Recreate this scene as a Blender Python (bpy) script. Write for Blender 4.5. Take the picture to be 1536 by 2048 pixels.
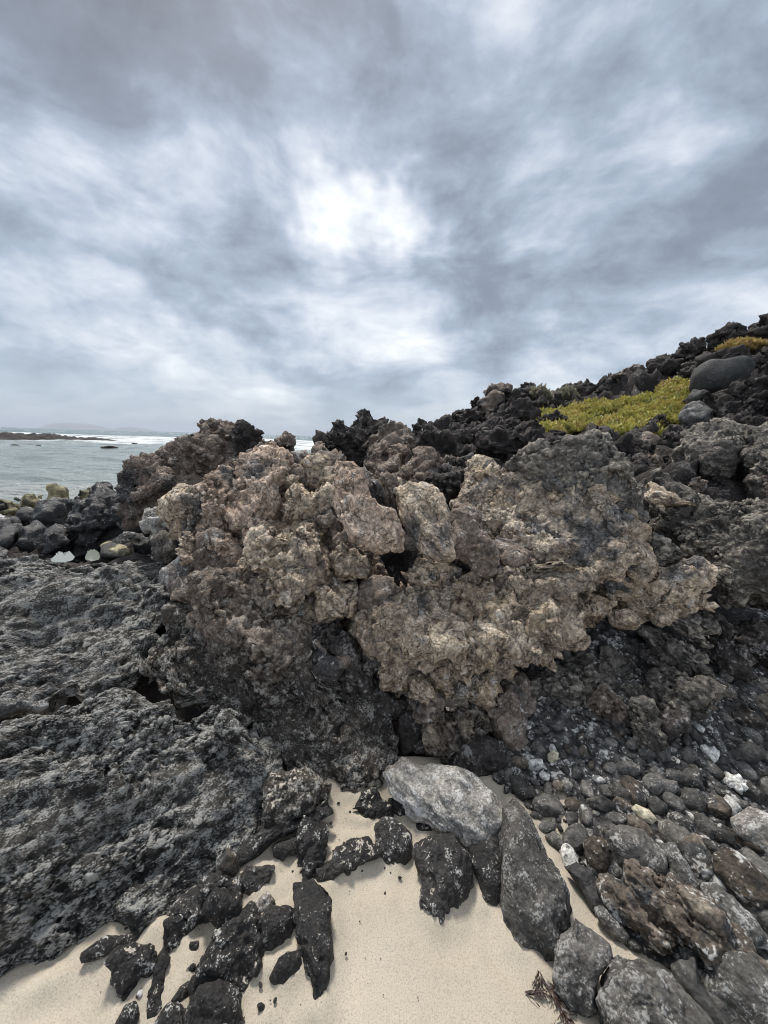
import bpy, math, random
import numpy as np
from mathutils import Matrix, Vector

for o in list(bpy.data.objects): bpy.data.objects.remove(o)
SC = bpy.context.scene
COL = SC.collection
rng = np.random.default_rng(7)
random.seed(7)

# ------------------------------------------------------------------ camera
FPX = 770.0
CAM = np.array([0.0, 0.0, 1.5])
PITCH, ROLL = math.radians(10.9), math.radians(1.64)
_F = np.array([0, math.cos(PITCH), -math.sin(PITCH)])
_u = np.array([0, math.sin(PITCH), math.cos(PITCH)])
_r = np.array([1.0, 0, 0])
RT = math.cos(ROLL) * _r + math.sin(ROLL) * _u
UP = math.cos(ROLL) * _u - math.sin(ROLL) * _r
cam_d = bpy.data.cameras.new('camera')
cam_d.sensor_fit = 'VERTICAL'
cam_d.sensor_height = 34.6
cam_d.lens = 34.6 * FPX / 2048.0
cam_d.clip_start, cam_d.clip_end = 0.02, 90000
cam = bpy.data.objects.new('camera', cam_d)
COL.objects.link(cam)
cam.matrix_world = Matrix(((RT[0], UP[0], -_F[0], CAM[0]), (RT[1], UP[1], -_F[1], CAM[1]), (RT[2], UP[2], -_F[2], CAM[2]), (0, 0, 0, 1)))
SC.camera = cam

def ray(px, py):                       # direction of a photograph pixel, scaled so that y = 1
    v = _F + (px - 768) / FPX * RT + (1024 - py) / FPX * UP
    return v / v[1]
def atY(px, py, Y): return CAM + Y * ray(px, py)
def pix(P):                            # world points -> photograph pixels
    d = np.asarray(P) - CAM
    w = d @ _F
    return 768 + FPX * (d @ RT) / w, 1024 - FPX * (d @ UP) / w

# ------------------------------------------------------------------ sun and exposure
SUN_EL, SUN_AZ = 58.0, -25.0            # degrees above the horizon; azimuth from +Y, negative to the left
SUN_STR = 1.5
sl = bpy.data.lights.new('sun', 'SUN')
sl.energy, sl.angle, sl.color = SUN_STR, math.radians(11), (1.0, 0.95, 0.88)
so = bpy.data.objects.new('sun', sl)
COL.objects.link(so)
e, a = math.radians(SUN_EL), math.radians(SUN_AZ)
SDIR = Vector((math.sin(a) * math.cos(e), math.cos(a) * math.cos(e), math.sin(e)))
so.rotation_euler = SDIR.to_track_quat('Z', 'Y').to_euler()
so.location = (0, 0, 30)
SC.view_settings.view_transform = 'Standard'
SC.view_settings.look = 'None'
SC.view_settings.gamma = 1.0
SC.cycles.filter_width = 1.0; SC.cycles.max_bounces = 5; SC.cycles.diffuse_bounces = 1; SC.cycles.glossy_bounces = 2; SC.cycles.transmission_bounces = 2
SC.view_settings.exposure = 1.3

# ------------------------------------------------------------------ node helper
class NT:
    def __init__(s, tree): s.t = tree; s.n = tree.nodes; s.l = tree.links; s.n.clear()
    def _in(s, sock, v):
        if v is None: return
        if isinstance(v, bpy.types.NodeSocket): s.l.new(v, sock)
        elif isinstance(v, (tuple, list)) and sock.type == 'RGBA' and len(v) == 3: sock.default_value = (*v, 1)
        else: sock.default_value = v
    def node(s, typ, ins=None, **kw):
        n = s.n.new(typ)
        for k, v in kw.items(): setattr(n, k, v)
        for k, v in (ins or {}).items(): s._in(n.inputs[k], v)
        return n
    def math(s, op, a, b=None, c=None, clamp=False):
        n = s.n.new('ShaderNodeMath'); n.operation = op; n.use_clamp = clamp
        for i, v in enumerate((a, b, c)): s._in(n.inputs[i], v)
        return n.outputs[0]
    def vmath(s, op, a, b=None, out=0):
        n = s.n.new('ShaderNodeVectorMath'); n.operation = op
        s._in(n.inputs[0], a)
        if b is not None: s._in(n.inputs['Scale'] if op == 'SCALE' else n.inputs[1], b)
        return n.outputs[out]
    def mix(s, f, a, b, blend='MIX'):
        n = s.n.new('ShaderNodeMix'); n.data_type = 'RGBA'; n.blend_type = blend; n.clamp_factor = True
        s._in(n.inputs[0], f); s._in(n.inputs[6], a); s._in(n.inputs[7], b)
        return n.outputs[2]
    def ramp(s, f, stops, interp='LINEAR'):
        n = s.n.new('ShaderNodeValToRGB'); cr = n.color_ramp; cr.interpolation = interp
        while len(cr.elements) < len(stops): cr.elements.new(0.5)
        for el, (p, c) in zip(cr.elements, stops):
            el.position = p; el.color = (c, c, c, 1) if isinstance(c, (int, float)) else (*c, 1)
        s._in(n.inputs[0], f)
        return n.outputs[0]
    def noise(s, vec, scale, detail=4, rough=0.55, dist=0.0, out=0, flat=False):
        n = s.n.new('ShaderNodeTexNoise')
        if flat: n.noise_dimensions = '2D'
        s._in(n.inputs['Vector'], vec)
        n.inputs['Scale'].default_value = scale; n.inputs['Detail'].default_value = detail
        n.inputs['Roughness'].default_value = rough; n.inputs['Distortion'].default_value = dist
        return n.outputs[out]
    def voro(s, vec, scale, feature='F1', out=0, rand=1.0):
        n = s.n.new('ShaderNodeTexVoronoi'); n.feature = feature
        s._in(n.inputs['Vector'], vec)
        n.inputs['Scale'].default_value = scale; n.inputs['Randomness'].default_value = rand
        return n.outputs[out]
    def mrange(s, v, a, b, c=0.0, d=1.0, smooth=True):
        n = s.n.new('ShaderNodeMapRange')
        n.interpolation_type = 'SMOOTHSTEP' if smooth else 'LINEAR'
        for i, x in enumerate((v, a, b, c, d)): s._in(n.inputs[i], x)
        return n.outputs[0]

# ------------------------------------------------------------------ world: overcast sky
# brighter and darker cloud masses where the photograph has them: pixel, tightness, amount
SKY_OFF = (3.3, 1.7)
SKY_BLOBS = ((680, 405, 420, 0.26), (780, 425, 330, 0.31), (810, 490, 200, 0.04), (860, 540, 140, 0.05), (220, 440, 110, 0.09), (560, 270, 130, 0.08), (1080, 270, 110, 0.07), (1220, 330, 70, 0.07), (1350, 560, 70, 0.06),
             (450, 100, 70, -0.12), (1080, 190, 70, -0.10), (900, 590, 180, -0.13), (570, 450, 200, -0.10), (330, 580, 260, -0.13), (570, 650, 200, -0.10), (1480, 40, 20, -0.10), (0, 0, 20, -0.17), (1536, 0, 24, -0.14), (1280, 480, 90, -0.07), (60, 400, 80, -0.08), (700, 320, 250, -0.07))
world = bpy.data.worlds.new('World'); SC.world = world; world.use_nodes = True
world.cycles.sampling_method = 'MANUAL'; world.cycles.sample_map_resolution = 512
w = NT(world.node_tree)
co = w.node('ShaderNodeTexCoord').outputs['Generated']
sky = w.node('ShaderNodeTexSky', sky_type='NISHITA', sun_disc=False, sun_elevation=math.radians(SUN_EL), sun_rotation=math.radians(SUN_AZ), altitude=5, air_density=1.0, dust_density=1.5, ozone_density=1.0).outputs[0]
sep = w.node('ShaderNodeSeparateXYZ', {0: co})
zc = w.math('ADD', w.math('MAXIMUM', sep.outputs[2], 0.0), 0.20)
pl = w.node('ShaderNodeCombineXYZ', {0: w.math('ADD', w.math('DIVIDE', sep.outputs[0], zc), SKY_OFF[0]), 1: w.math('ADD', w.math('DIVIDE', sep.outputs[1], zc), SKY_OFF[1]), 2: 0.0}).outputs[0]
warp = w.vmath('SCALE', w.vmath('SUBTRACT', w.noise(pl, 1.3, 2, 0.5, out=1, flat=True), (0.5, 0.5, 0.5)), 0.55)
plw = w.vmath('ADD', pl, warp)
big = w.noise(plw, 1.15, 5, 0.55, flat=True)
flatz = w.vmath('MULTIPLY', w.vmath('ADD', co, w.vmath('SCALE', warp, 0.16)), (1.0, 1.0, 1.9))
puff = w.noise(flatz, 3.0, 9, 0.60, 0.15)
cl = w.math('ADD', w.math('MULTIPLY', big, 0.34), w.math('MULTIPLY', puff, 0.70))
cl = w.math('ADD', w.math('MULTIPLY', w.math('SUBTRACT', cl, 0.52), 1.70), 0.575)
wob = w.vmath('ADD', w.vmath('SCALE', warp, 0.16), w.vmath('SCALE', w.vmath('SUBTRACT', w.noise(co, 6.0, 3, 0.6, out=1), (0.5, 0.5, 0.5)), 0.34))
cow = w.vmath('NORMALIZE', w.vmath('ADD', co, wob))
def blob(px, py, k, amp):
    v = ray(px, py); v = v / np.linalg.norm(v)
    dt = w.vmath('DOT_PRODUCT', cow, tuple(v), 1)
    return w.math('MULTIPLY', w.math('EXPONENT', w.math('MULTIPLY', w.math('SUBTRACT', dt, 1.0), k)), amp)
for b in SKY_BLOBS: cl = w.math('ADD', cl, blob(*b))
cloud = w.ramp(cl, ((0.12, (0.110, 0.126, 0.150)), (0.34, (0.178, 0.207, 0.250)), (0.48, (0.283, 0.336, 0.406)), (0.60, (0.448, 0.488, 0.548)), (0.74, (0.64, 0.665, 0.695)), (0.95, (1.0, 1.01, 1.01))))
hz = w.mrange(sep.outputs[2], 0.0, 0.20, 1.0, 0.0)
cloud = w.mix(w.math('MULTIPLY', hz, 0.60), cloud, (0.335, 0.405, 0.490))
tot = w.mix(0.90, w.mix(1.0, sky, (0.1, 0.1, 0.1), 'MULTIPLY'), cloud)
bg = w.node('ShaderNodeBackground', {'Color': tot, 'Strength': 0.60})
w.l.new(bg.outputs[0], w.node('ShaderNodeOutputWorld').inputs[0])

# ------------------------------------------------------------------ materials
MAT = {}
SAND_C = (0.56, 0.505, 0.425)
def rock_mat(name, c1, c2, c3, s=3.0, speck=0.0, speck_c=(0.62, 0.61, 0.58), speck_s=70, sand=0.0, tide=None, rough=0.85, bump=0.5, fine=110, jitter=0.25, blot=None, relief=0.35, spec=0.3, tone=False, streak=None, crackle=0.0):
    m = bpy.data.materials.new(name); m.use_nodes = True
    t = NT(m.node_tree)
    geo = t.node('ShaderNodeNewGeometry'); pos = geo.outputs['Position']
    oi = t.node('ShaderNodeObjectInfo')
    h = t.node('ShaderNodeAttribute', attribute_name='h').outputs['Fac']
    p2 = t.vmath('ADD', pos, t.vmath('SCALE', t.node('ShaderNodeCombineXYZ', {0: oi.outputs['Random'], 1: oi.outputs['Random'], 2: oi.outputs['Random']}).outputs[0], 7.0))
    if streak:                             # grain drawn out along the flow
        p2 = t.vmath('ADD', p2, t.vmath('SCALE', t.node('ShaderNodeCombineXYZ', {0: streak[0][0], 1: streak[0][1], 2: streak[0][2]}).outputs[0], t.math('MULTIPLY', t.vmath('DOT_PRODUCT', pos, streak[0], 1), streak[1] - 1)))
    n1 = t.noise(p2, s, 8, 0.62, 0.3)
    col = t.ramp(n1, ((0.30, c1), (0.50, c2), (0.70, c3)))
    if tone: col = t.mix(1.0, t.node('ShaderNodeAttribute', attribute_name='tone').outputs['Color'], t.mix(1.0, col, (3.6, 3.6, 3.6), 'MULTIPLY'), 'MULTIPLY')
    if blot:                               # patches of another mineral colour
        for bc, bs, lo, hi in (blot if isinstance(blot[0][0], tuple) else (blot,)):
            col = t.mix(t.mrange(t.noise(p2, bs, 5, 0.6, 0.5), lo, hi), col, bc)
    if tide:                               # the tide-stained zone near the beach
        z0, z1, tc = tide
        zz = t.math('ADD', t.node('ShaderNodeSeparateXYZ', {0: pos}).outputs[2], t.math('MULTIPLY', t.math('SUBTRACT', t.noise(pos, 3.5, 4), 0.5), 0.5))
        col = t.mix(t.mrange(zz, z0, z1, 1.0, 0.0), col, tc)
    g = t.noise(pos, 60, 6, 0.72)
    col = t.mix(1.0, col, t.ramp(g, ((0.28, 0.30), (0.5, 1.0), (0.72, 2.1))), 'MULTIPLY')
    if relief: col = t.mix(1.0, col, t.ramp(h, ((0.15, 1 - relief), (0.85, 1 + relief))), 'MULTIPLY')  # worn tips lighter, recesses darker: shading contrast of the relief put into the colour
    if jitter: col = t.mix(1.0, col, t.ramp(oi.outputs['Random'], ((0.0, 1 - jitter), (1.0, 1 + jitter))), 'MULTIPLY')
    nz = t.node('ShaderNodeSeparateXYZ', {0: geo.outputs['Normal']}).outputs[2]
    if speck:                              # pale lichen and salt crust in flecks, thicker on raised tips
        a_ = t.noise(p2, speck_s, 3, 0.6)
        b_ = t.noise(p2, speck_s * 0.13, 4, 0.6)
        f = t.math('ADD', t.math('ADD', t.math('MULTIPLY', a_, 0.9), t.math('MULTIPLY', b_, 0.9)), t.math('MULTIPLY', h, 0.35))
        col = t.mix(t.math('MULTIPLY', t.mrange(f, 1.22 - 0.28 * speck, 1.40 - 0.28 * speck), 0.85), col, speck_c)
    if sand:                               # blown sand caught on upward faces
        a_ = t.noise(pos, 46, 5, 0.7, 0.8); b_ = t.noise(pos, 4.5, 3)
        f = t.math('ADD', t.math('ADD', t.math('MULTIPLY', a_, 1.0), t.math('MULTIPLY', b_, 0.7)), t.math('MULTIPLY', nz, 0.35))
        col = t.mix(t.mrange(f, 1.36 - 0.2 * sand, 1.40 - 0.2 * sand), col, SAND_C)
    hgt = t.math('ADD', t.noise(pos, fine * 0.6, 7, 0.75), t.math('MULTIPLY', t.voro(pos, fine * 0.8), -0.55))
    bp = t.node('ShaderNodeBump', {'Strength': bump, 'Distance': 1.5 / fine, 'Height': hgt})
    if crackle:                            # a net of fine fractures
        pw = t.vmath('ADD', pos, t.vmath('SCALE', t.vmath('SUBTRACT', t.noise(pos, 9, 4, out=1), (0.5, 0.5, 0.5)), 0.16))
        e1 = t.mrange(t.voro(pw, 7.5, 'DISTANCE_TO_EDGE'), 0.0, 0.05)
        e2 = 0.0 if crackle < .8 else t.math('ADD', t.mrange(t.voro(pw, 21, 'DISTANCE_TO_EDGE'), 0.0, 0.07), t.mrange(t.noise(pos, 5, 3), 0.62, 0.45), clamp=True)
        bp = t.node('ShaderNodeBump', {'Strength': crackle, 'Distance': 0.022, 'Height': t.math('ADD', e1, t.math('MULTIPLY', e2, 0.5)), 'Normal': bp.outputs[0]})
    bs = t.node('ShaderNodeBsdfPrincipled', {'Base Color': col, 'Roughness': rough, 'Normal': bp.outputs[0], 'Specular IOR Level': spec})
    t.l.new(bs.outputs[0], t.node('ShaderNodeOutputMaterial').inputs[0])
    MAT[name] = m
    return m
BLK = (0.030, 0.030, 0.032)
TIDE = (0.05, 0.42, (0.045, 0.043, 0.044))
TB = (((0.15, 0.138, 0.13), 2.6, 0.52, 0.64), ((0.26, 0.18, 0.13), 3.4, 0.60, 0.72), ((0.50, 0.44, 0.36), 6.0, 0.62, 0.74))
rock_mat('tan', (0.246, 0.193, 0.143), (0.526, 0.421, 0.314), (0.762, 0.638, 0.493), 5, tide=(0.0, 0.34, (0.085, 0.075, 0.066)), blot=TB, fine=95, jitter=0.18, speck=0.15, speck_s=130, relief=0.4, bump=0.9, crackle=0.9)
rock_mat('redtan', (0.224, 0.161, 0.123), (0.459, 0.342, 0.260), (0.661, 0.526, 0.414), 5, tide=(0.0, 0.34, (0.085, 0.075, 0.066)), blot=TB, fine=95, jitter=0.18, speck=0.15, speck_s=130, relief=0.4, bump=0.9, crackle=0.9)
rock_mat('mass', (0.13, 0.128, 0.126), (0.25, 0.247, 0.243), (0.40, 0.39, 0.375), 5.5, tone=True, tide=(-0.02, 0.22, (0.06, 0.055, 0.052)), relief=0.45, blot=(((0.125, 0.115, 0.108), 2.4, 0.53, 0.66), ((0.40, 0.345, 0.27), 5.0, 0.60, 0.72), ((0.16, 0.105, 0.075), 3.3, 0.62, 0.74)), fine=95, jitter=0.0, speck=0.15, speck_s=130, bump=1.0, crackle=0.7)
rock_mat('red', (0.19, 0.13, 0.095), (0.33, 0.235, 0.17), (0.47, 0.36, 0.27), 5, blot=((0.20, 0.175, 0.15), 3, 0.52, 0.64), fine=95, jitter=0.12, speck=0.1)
rock_mat('crag', (0.12, 0.092, 0.075), (0.225, 0.175, 0.142), (0.34, 0.275, 0.225), 4, blot=((0.09, 0.083, 0.08), 1.8, 0.52, 0.64), fine=70, jitter=0.15, speck=0.12, speck_s=90, bump=0.9, crackle=0.7)
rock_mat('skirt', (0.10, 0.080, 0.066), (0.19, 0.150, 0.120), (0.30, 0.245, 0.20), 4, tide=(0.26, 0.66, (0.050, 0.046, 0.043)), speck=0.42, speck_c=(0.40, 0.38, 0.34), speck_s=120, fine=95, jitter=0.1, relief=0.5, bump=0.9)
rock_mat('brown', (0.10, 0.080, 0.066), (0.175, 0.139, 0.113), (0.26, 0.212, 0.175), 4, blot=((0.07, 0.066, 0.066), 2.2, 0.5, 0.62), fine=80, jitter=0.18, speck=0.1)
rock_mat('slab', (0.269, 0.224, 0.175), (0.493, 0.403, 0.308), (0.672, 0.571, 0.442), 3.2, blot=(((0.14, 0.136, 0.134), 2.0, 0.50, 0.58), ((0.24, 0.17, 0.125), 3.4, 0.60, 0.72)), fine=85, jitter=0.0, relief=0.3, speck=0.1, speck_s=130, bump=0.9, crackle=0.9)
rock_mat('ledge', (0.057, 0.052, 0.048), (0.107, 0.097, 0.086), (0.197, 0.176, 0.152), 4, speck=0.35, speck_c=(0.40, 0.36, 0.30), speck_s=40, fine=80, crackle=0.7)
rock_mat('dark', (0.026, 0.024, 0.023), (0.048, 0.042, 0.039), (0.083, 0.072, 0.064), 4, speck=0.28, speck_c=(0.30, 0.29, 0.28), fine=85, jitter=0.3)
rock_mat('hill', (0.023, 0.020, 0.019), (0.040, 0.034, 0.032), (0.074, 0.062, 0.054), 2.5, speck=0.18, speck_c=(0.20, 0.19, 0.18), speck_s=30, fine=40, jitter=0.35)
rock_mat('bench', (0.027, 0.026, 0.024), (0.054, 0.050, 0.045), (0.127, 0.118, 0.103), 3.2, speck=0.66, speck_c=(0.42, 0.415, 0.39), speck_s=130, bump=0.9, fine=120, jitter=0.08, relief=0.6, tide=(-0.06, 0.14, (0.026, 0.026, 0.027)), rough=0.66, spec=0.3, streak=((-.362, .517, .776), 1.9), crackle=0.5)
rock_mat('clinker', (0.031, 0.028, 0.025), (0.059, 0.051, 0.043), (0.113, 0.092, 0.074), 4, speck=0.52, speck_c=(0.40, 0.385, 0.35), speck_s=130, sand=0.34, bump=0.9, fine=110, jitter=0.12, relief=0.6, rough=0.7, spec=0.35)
rock_mat('black', (0.012, 0.011, 0.011), (0.024, 0.022, 0.021), (0.043, 0.039, 0.036), 6, speck=0.04, speck_s=170, sand=0.24, bump=0.8, fine=150, rough=0.62, jitter=0.25, spec=0.45)
rock_mat('shore', (0.016, 0.016, 0.016), (0.031, 0.030, 0.031), (0.057, 0.054, 0.052), 3, speck=0.05, fine=40, rough=0.6, jitter=0.3, spec=0.45)
rock_mat('olive', (0.10, 0.088, 0.05), (0.26, 0.225, 0.13), (0.46, 0.41, 0.25), 4, fine=30, rough=0.7, blot=((0.05, 0.05, 0.045), 2.5, 0.5, 0.6))
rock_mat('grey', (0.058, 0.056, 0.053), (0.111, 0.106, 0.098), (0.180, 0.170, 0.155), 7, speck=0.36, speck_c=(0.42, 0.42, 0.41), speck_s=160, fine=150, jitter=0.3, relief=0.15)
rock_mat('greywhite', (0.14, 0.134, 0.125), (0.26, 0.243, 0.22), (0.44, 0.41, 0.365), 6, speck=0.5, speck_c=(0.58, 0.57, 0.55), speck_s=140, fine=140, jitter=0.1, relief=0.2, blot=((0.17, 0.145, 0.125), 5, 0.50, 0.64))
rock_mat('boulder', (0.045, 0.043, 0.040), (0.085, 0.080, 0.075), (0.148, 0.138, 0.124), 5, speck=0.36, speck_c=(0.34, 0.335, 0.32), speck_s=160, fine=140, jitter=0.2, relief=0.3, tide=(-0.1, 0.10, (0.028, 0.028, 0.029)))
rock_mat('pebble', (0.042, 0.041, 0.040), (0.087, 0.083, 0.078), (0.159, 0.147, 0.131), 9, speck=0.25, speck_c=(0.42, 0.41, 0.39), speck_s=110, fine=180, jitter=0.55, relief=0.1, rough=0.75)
rock_mat('brownpebble', (0.05, 0.042, 0.034), (0.095, 0.078, 0.062), (0.17, 0.145, 0.115), 9, speck=0.3, fine=170, jitter=0.4, relief=0.3, blot=((0.05, 0.05, 0.05), 8, 0.5, 0.6))
rock_mat('white', (0.36, 0.35, 0.33), (0.55, 0.54, 0.51), (0.72, 0.71, 0.68), 12, fine=170, jitter=0.12, relief=0.2, blot=((0.16, 0.16, 0.155), 30, 0.55, 0.62))
rock_mat('yellow', (0.36, 0.32, 0.22), (0.55, 0.50, 0.37), (0.68, 0.64, 0.52), 14, fine=170, jitter=0.05, relief=0.1)
rock_mat('smooth', (0.042, 0.042, 0.040), (0.061, 0.060, 0.057), (0.090, 0.086, 0.080), 4, speck=0.1, speck_c=(0.2, 0.2, 0.2), fine=60, jitter=0.15, relief=0.0, rough=0.7)

def sand_mat():
    m = bpy.data.materials.new('sand'); m.use_nodes = True; t = NT(m.node_tree)
    pos = t.node('ShaderNodeNewGeometry').outputs['Position']
    col = t.ramp(t.noise(pos, 2.2, 5), ((0.3, (0.425, 0.372, 0.294)), (0.7, (0.54, 0.478, 0.386))))
    col = t.mix(1.0, col, t.ramp(t.noise(pos, 260, 3, 0.7), ((0.28, 0.62), (0.5, 1.0), (0.75, 1.16))), 'MULTIPLY')
    fl = t.math('MULTIPLY', t.mrange(t.voro(pos, 190), 0.10, 0.16, 1.0, 0.0), t.mrange(t.noise(pos, 70, 2), 0.50, 0.58))
    col = t.mix(t.math('MULTIPLY', fl, 0.6), col, (0.10, 0.085, 0.07))
    hgt = t.math('ADD', t.noise(pos, 220, 4, 0.7), t.math('MULTIPLY', t.noise(pos, 28, 3), 1.5))
    bp = t.node('ShaderNodeBump', {'Strength': 0.35, 'Distance': 0.006, 'Height': hgt})
    b = t.node('ShaderNodeBsdfPrincipled', {'Base Color': col, 'Roughness': 0.9, 'Normal': bp.outputs[0], 'Specular IOR Level': 0.2})
    t.l.new(b.outputs[0], t.node('ShaderNodeOutputMaterial').inputs[0]); MAT['sand'] = m
sand_mat()

# ------------------------------------------------------------------ numpy noise
f32 = np.float32
def band_volume(n, wl, seed):
    r = np.random.default_rng(seed).standard_normal((n, n, n)).astype(f32)
    k = np.fft.fftfreq(n) * n; kz = np.fft.rfftfreq(n) * n
    K = np.sqrt(k[:, None, None]**2 + k[None, :, None]**2 + kz[None, None, :]**2)
    k0 = n / wl
    v = np.fft.irfftn(np.fft.rfftn(r) * np.exp(-((K - k0) / (0.4 * k0))**2), s=(n, n, n)).astype(f32)
    return np.clip(v / v.std() * 0.45, -1.3, 1.3).ravel()
NN, NWL = 96, 6.0
NVOL = band_volume(NN, NWL, 11)
CN, CV = 112, 8
def cell_volume(seed):
    g = CN // CV
    J = np.random.default_rng(seed).random((g, g, g, 3)).astype(f32)
    ax = (np.arange(CN, dtype=f32) + 0.0) / CV
    X, Y, Z = np.meshgrid(ax, ax, ax, indexing='ij')
    ix, iy, iz = X.astype(np.int32), Y.astype(np.int32), Z.astype(np.int32)
    F1 = np.full(X.shape, 9, f32); F2 = F1.copy(); I = F1.copy(); R_ = np.random.default_rng(seed + 1).random((g, g, g)).astype(f32)
    for a_ in (-1, 0, 1):
        for b_ in (-1, 0, 1):
            for c_ in (-1, 0, 1):
                q = J[(ix + a_) % g, (iy + b_) % g, (iz + c_) % g]
                d = (ix + a_ + q[..., 0] - X)**2 + (iy + b_ + q[..., 1] - Y)**2 + (iz + c_ + q[..., 2] - Z)**2
                I = np.where(d < F1, R_[(ix + a_) % g, (iy + b_) % g, (iz + c_) % g], I)
                F2 = np.minimum(F2, np.maximum(F1, d)); F1 = np.minimum(F1, d)
    return np.sqrt(F1).ravel(), np.sqrt(F2).ravel(), I.ravel()
CF1, CF2, CID = cell_volume(5)
def _tri(P, n):
    i = np.floor(P).astype(np.int32); f = (P - i).astype(f32); i %= n; j = i + 1; j[j == n] = 0
    x0, y0, z0 = i[:, 0] * (n * n), i[:, 1] * n, i[:, 2]; x1, y1, z1 = j[:, 0] * (n * n), j[:, 1] * n, j[:, 2]
    fx, fy, fz = f[:, 0], f[:, 1], f[:, 2]
    def s(V):
        a00 = V[x0 + y0 + z0]; a00 = a00 + (V[x0 + y0 + z1] - a00) * fz
        a01 = V[x0 + y1 + z0]; a01 = a01 + (V[x0 + y1 + z1] - a01) * fz
        a10 = V[x1 + y0 + z0]; a10 = a10 + (V[x1 + y0 + z1] - a10) * fz
        a11 = V[x1 + y1 + z0]; a11 = a11 + (V[x1 + y1 + z1] - a11) * fz
        a0 = a00 + (a01 - a00) * fy; a1 = a10 + (a11 - a10) * fy
        return a0 + (a1 - a0) * fx
    return s
_rots = []
for k in range(24):
    q, _ = np.linalg.qr(np.random.default_rng(100 + k).standard_normal((3, 3))); _rots.append(q.astype(f32))
def noise(P, s, k=0):
    return _tri((P @ _rots[k % 24]) * (NWL / s) + 37.3 * k, NN)(NVOL)
def cells(P, s, k=0):
    t = _tri((P @ _rots[k % 24]) * (CV / s) + 23.7 * k, CN)
    return t(CF1), t(CF2)
def blocks(P, s, k=0):
    t = _tri((P @ _rots[k % 24]) * (CV / s) + 23.7 * k, CN)
    return t(CF1), t(CF2), t(CID)
def sm(a, b, x):
    t = np.clip((x - a) / (b - a), 0, 1); return t * t * (3 - 2 * t)

# ------------------------------------------------------------------ meshes
def mesh_from(name, V, Q, mat, h=None, smooth=True):
    me = bpy.data.meshes.new(name)
    V = np.ascontiguousarray(V, f32); Q = np.ascontiguousarray(Q, np.int32)
    k = Q.shape[1]
    me.vertices.add(len(V)); me.vertices.foreach_set('co', V.ravel())
    me.loops.add(Q.size); me.loops.foreach_set('vertex_index', Q.ravel())
    me.polygons.add(len(Q)); me.polygons.foreach_set('loop_start', np.arange(0, Q.size, k, dtype=np.int32))
    me.polygons.foreach_set('use_smooth', np.full(len(Q), smooth))
    if h is not None:
        at = me.attributes.new('h', 'FLOAT', 'POINT'); at.data.foreach_set('value', np.ascontiguousarray(h, f32))
    me.update(calc_edges=True)
    me.materials.append(mat if not isinstance(mat, str) else MAT[mat])
    return me
def link(name, me, loc=(0, 0, 0), label=None, cat=None, group=None, kind=None, parent=None):
    o = bpy.data.objects.new(name, me); COL.objects.link(o); o.location = loc
    for k, v in (('label', label), ('category', cat), ('group', group), ('kind', kind)):
        if v: o[k] = v
    if parent:
        o.parent = parent; o.location = Vector(loc) - parent.location
    return o
_sph = {}
def csphere(n):
    if n in _sph: return _sph[n]
    t = np.tan(np.linspace(-1, 1, n + 1) * math.pi / 4)
    A, B = np.meshgrid(t, t, indexing='ij'); one = np.ones_like(A)
    V, Q = [], []
    idx = np.arange((n + 1)**2).reshape(n + 1, n + 1)
    q = np.stack([idx[:-1, :-1], idx[1:, :-1], idx[1:, 1:], idx[:-1, 1:]], -1).reshape(-1, 4)
    for k, (x, y, z) in enumerate(((A, B, one), (B, A, -one), (one, A, B), (-one, B, A), (B, one, A), (A, -one, B))):
        V.append(np.stack([x, y, z], -1).reshape(-1, 3)); Q.append(q + k * (n + 1)**2)
    V = np.concatenate(V); Q = np.concatenate(Q)
    V /= np.linalg.norm(V, axis=1, keepdims=True)
    _, first, inv = np.unique(np.round(V * 1e5).astype(np.int64) @ np.array([1, 400009, 400009**2]), return_index=True, return_inverse=True)
    _sph[n] = (V[first].astype(f32), inv[Q].astype(np.int32))
    return _sph[n]
def normals(V, Q):
    n = np.cross(V[Q[:, 2]] - V[Q[:, 0]], V[Q[:, 3]] - V[Q[:, 1]])
    out = np.empty_like(V)
    for c in range(3):
        s = np.zeros(len(V))
        for k in range(4): s += np.bincount(Q[:, k], n[:, c], len(V))
        out[:, c] = s
    return out / (np.linalg.norm(out, axis=1, keepdims=True) + 1e-12)

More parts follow.
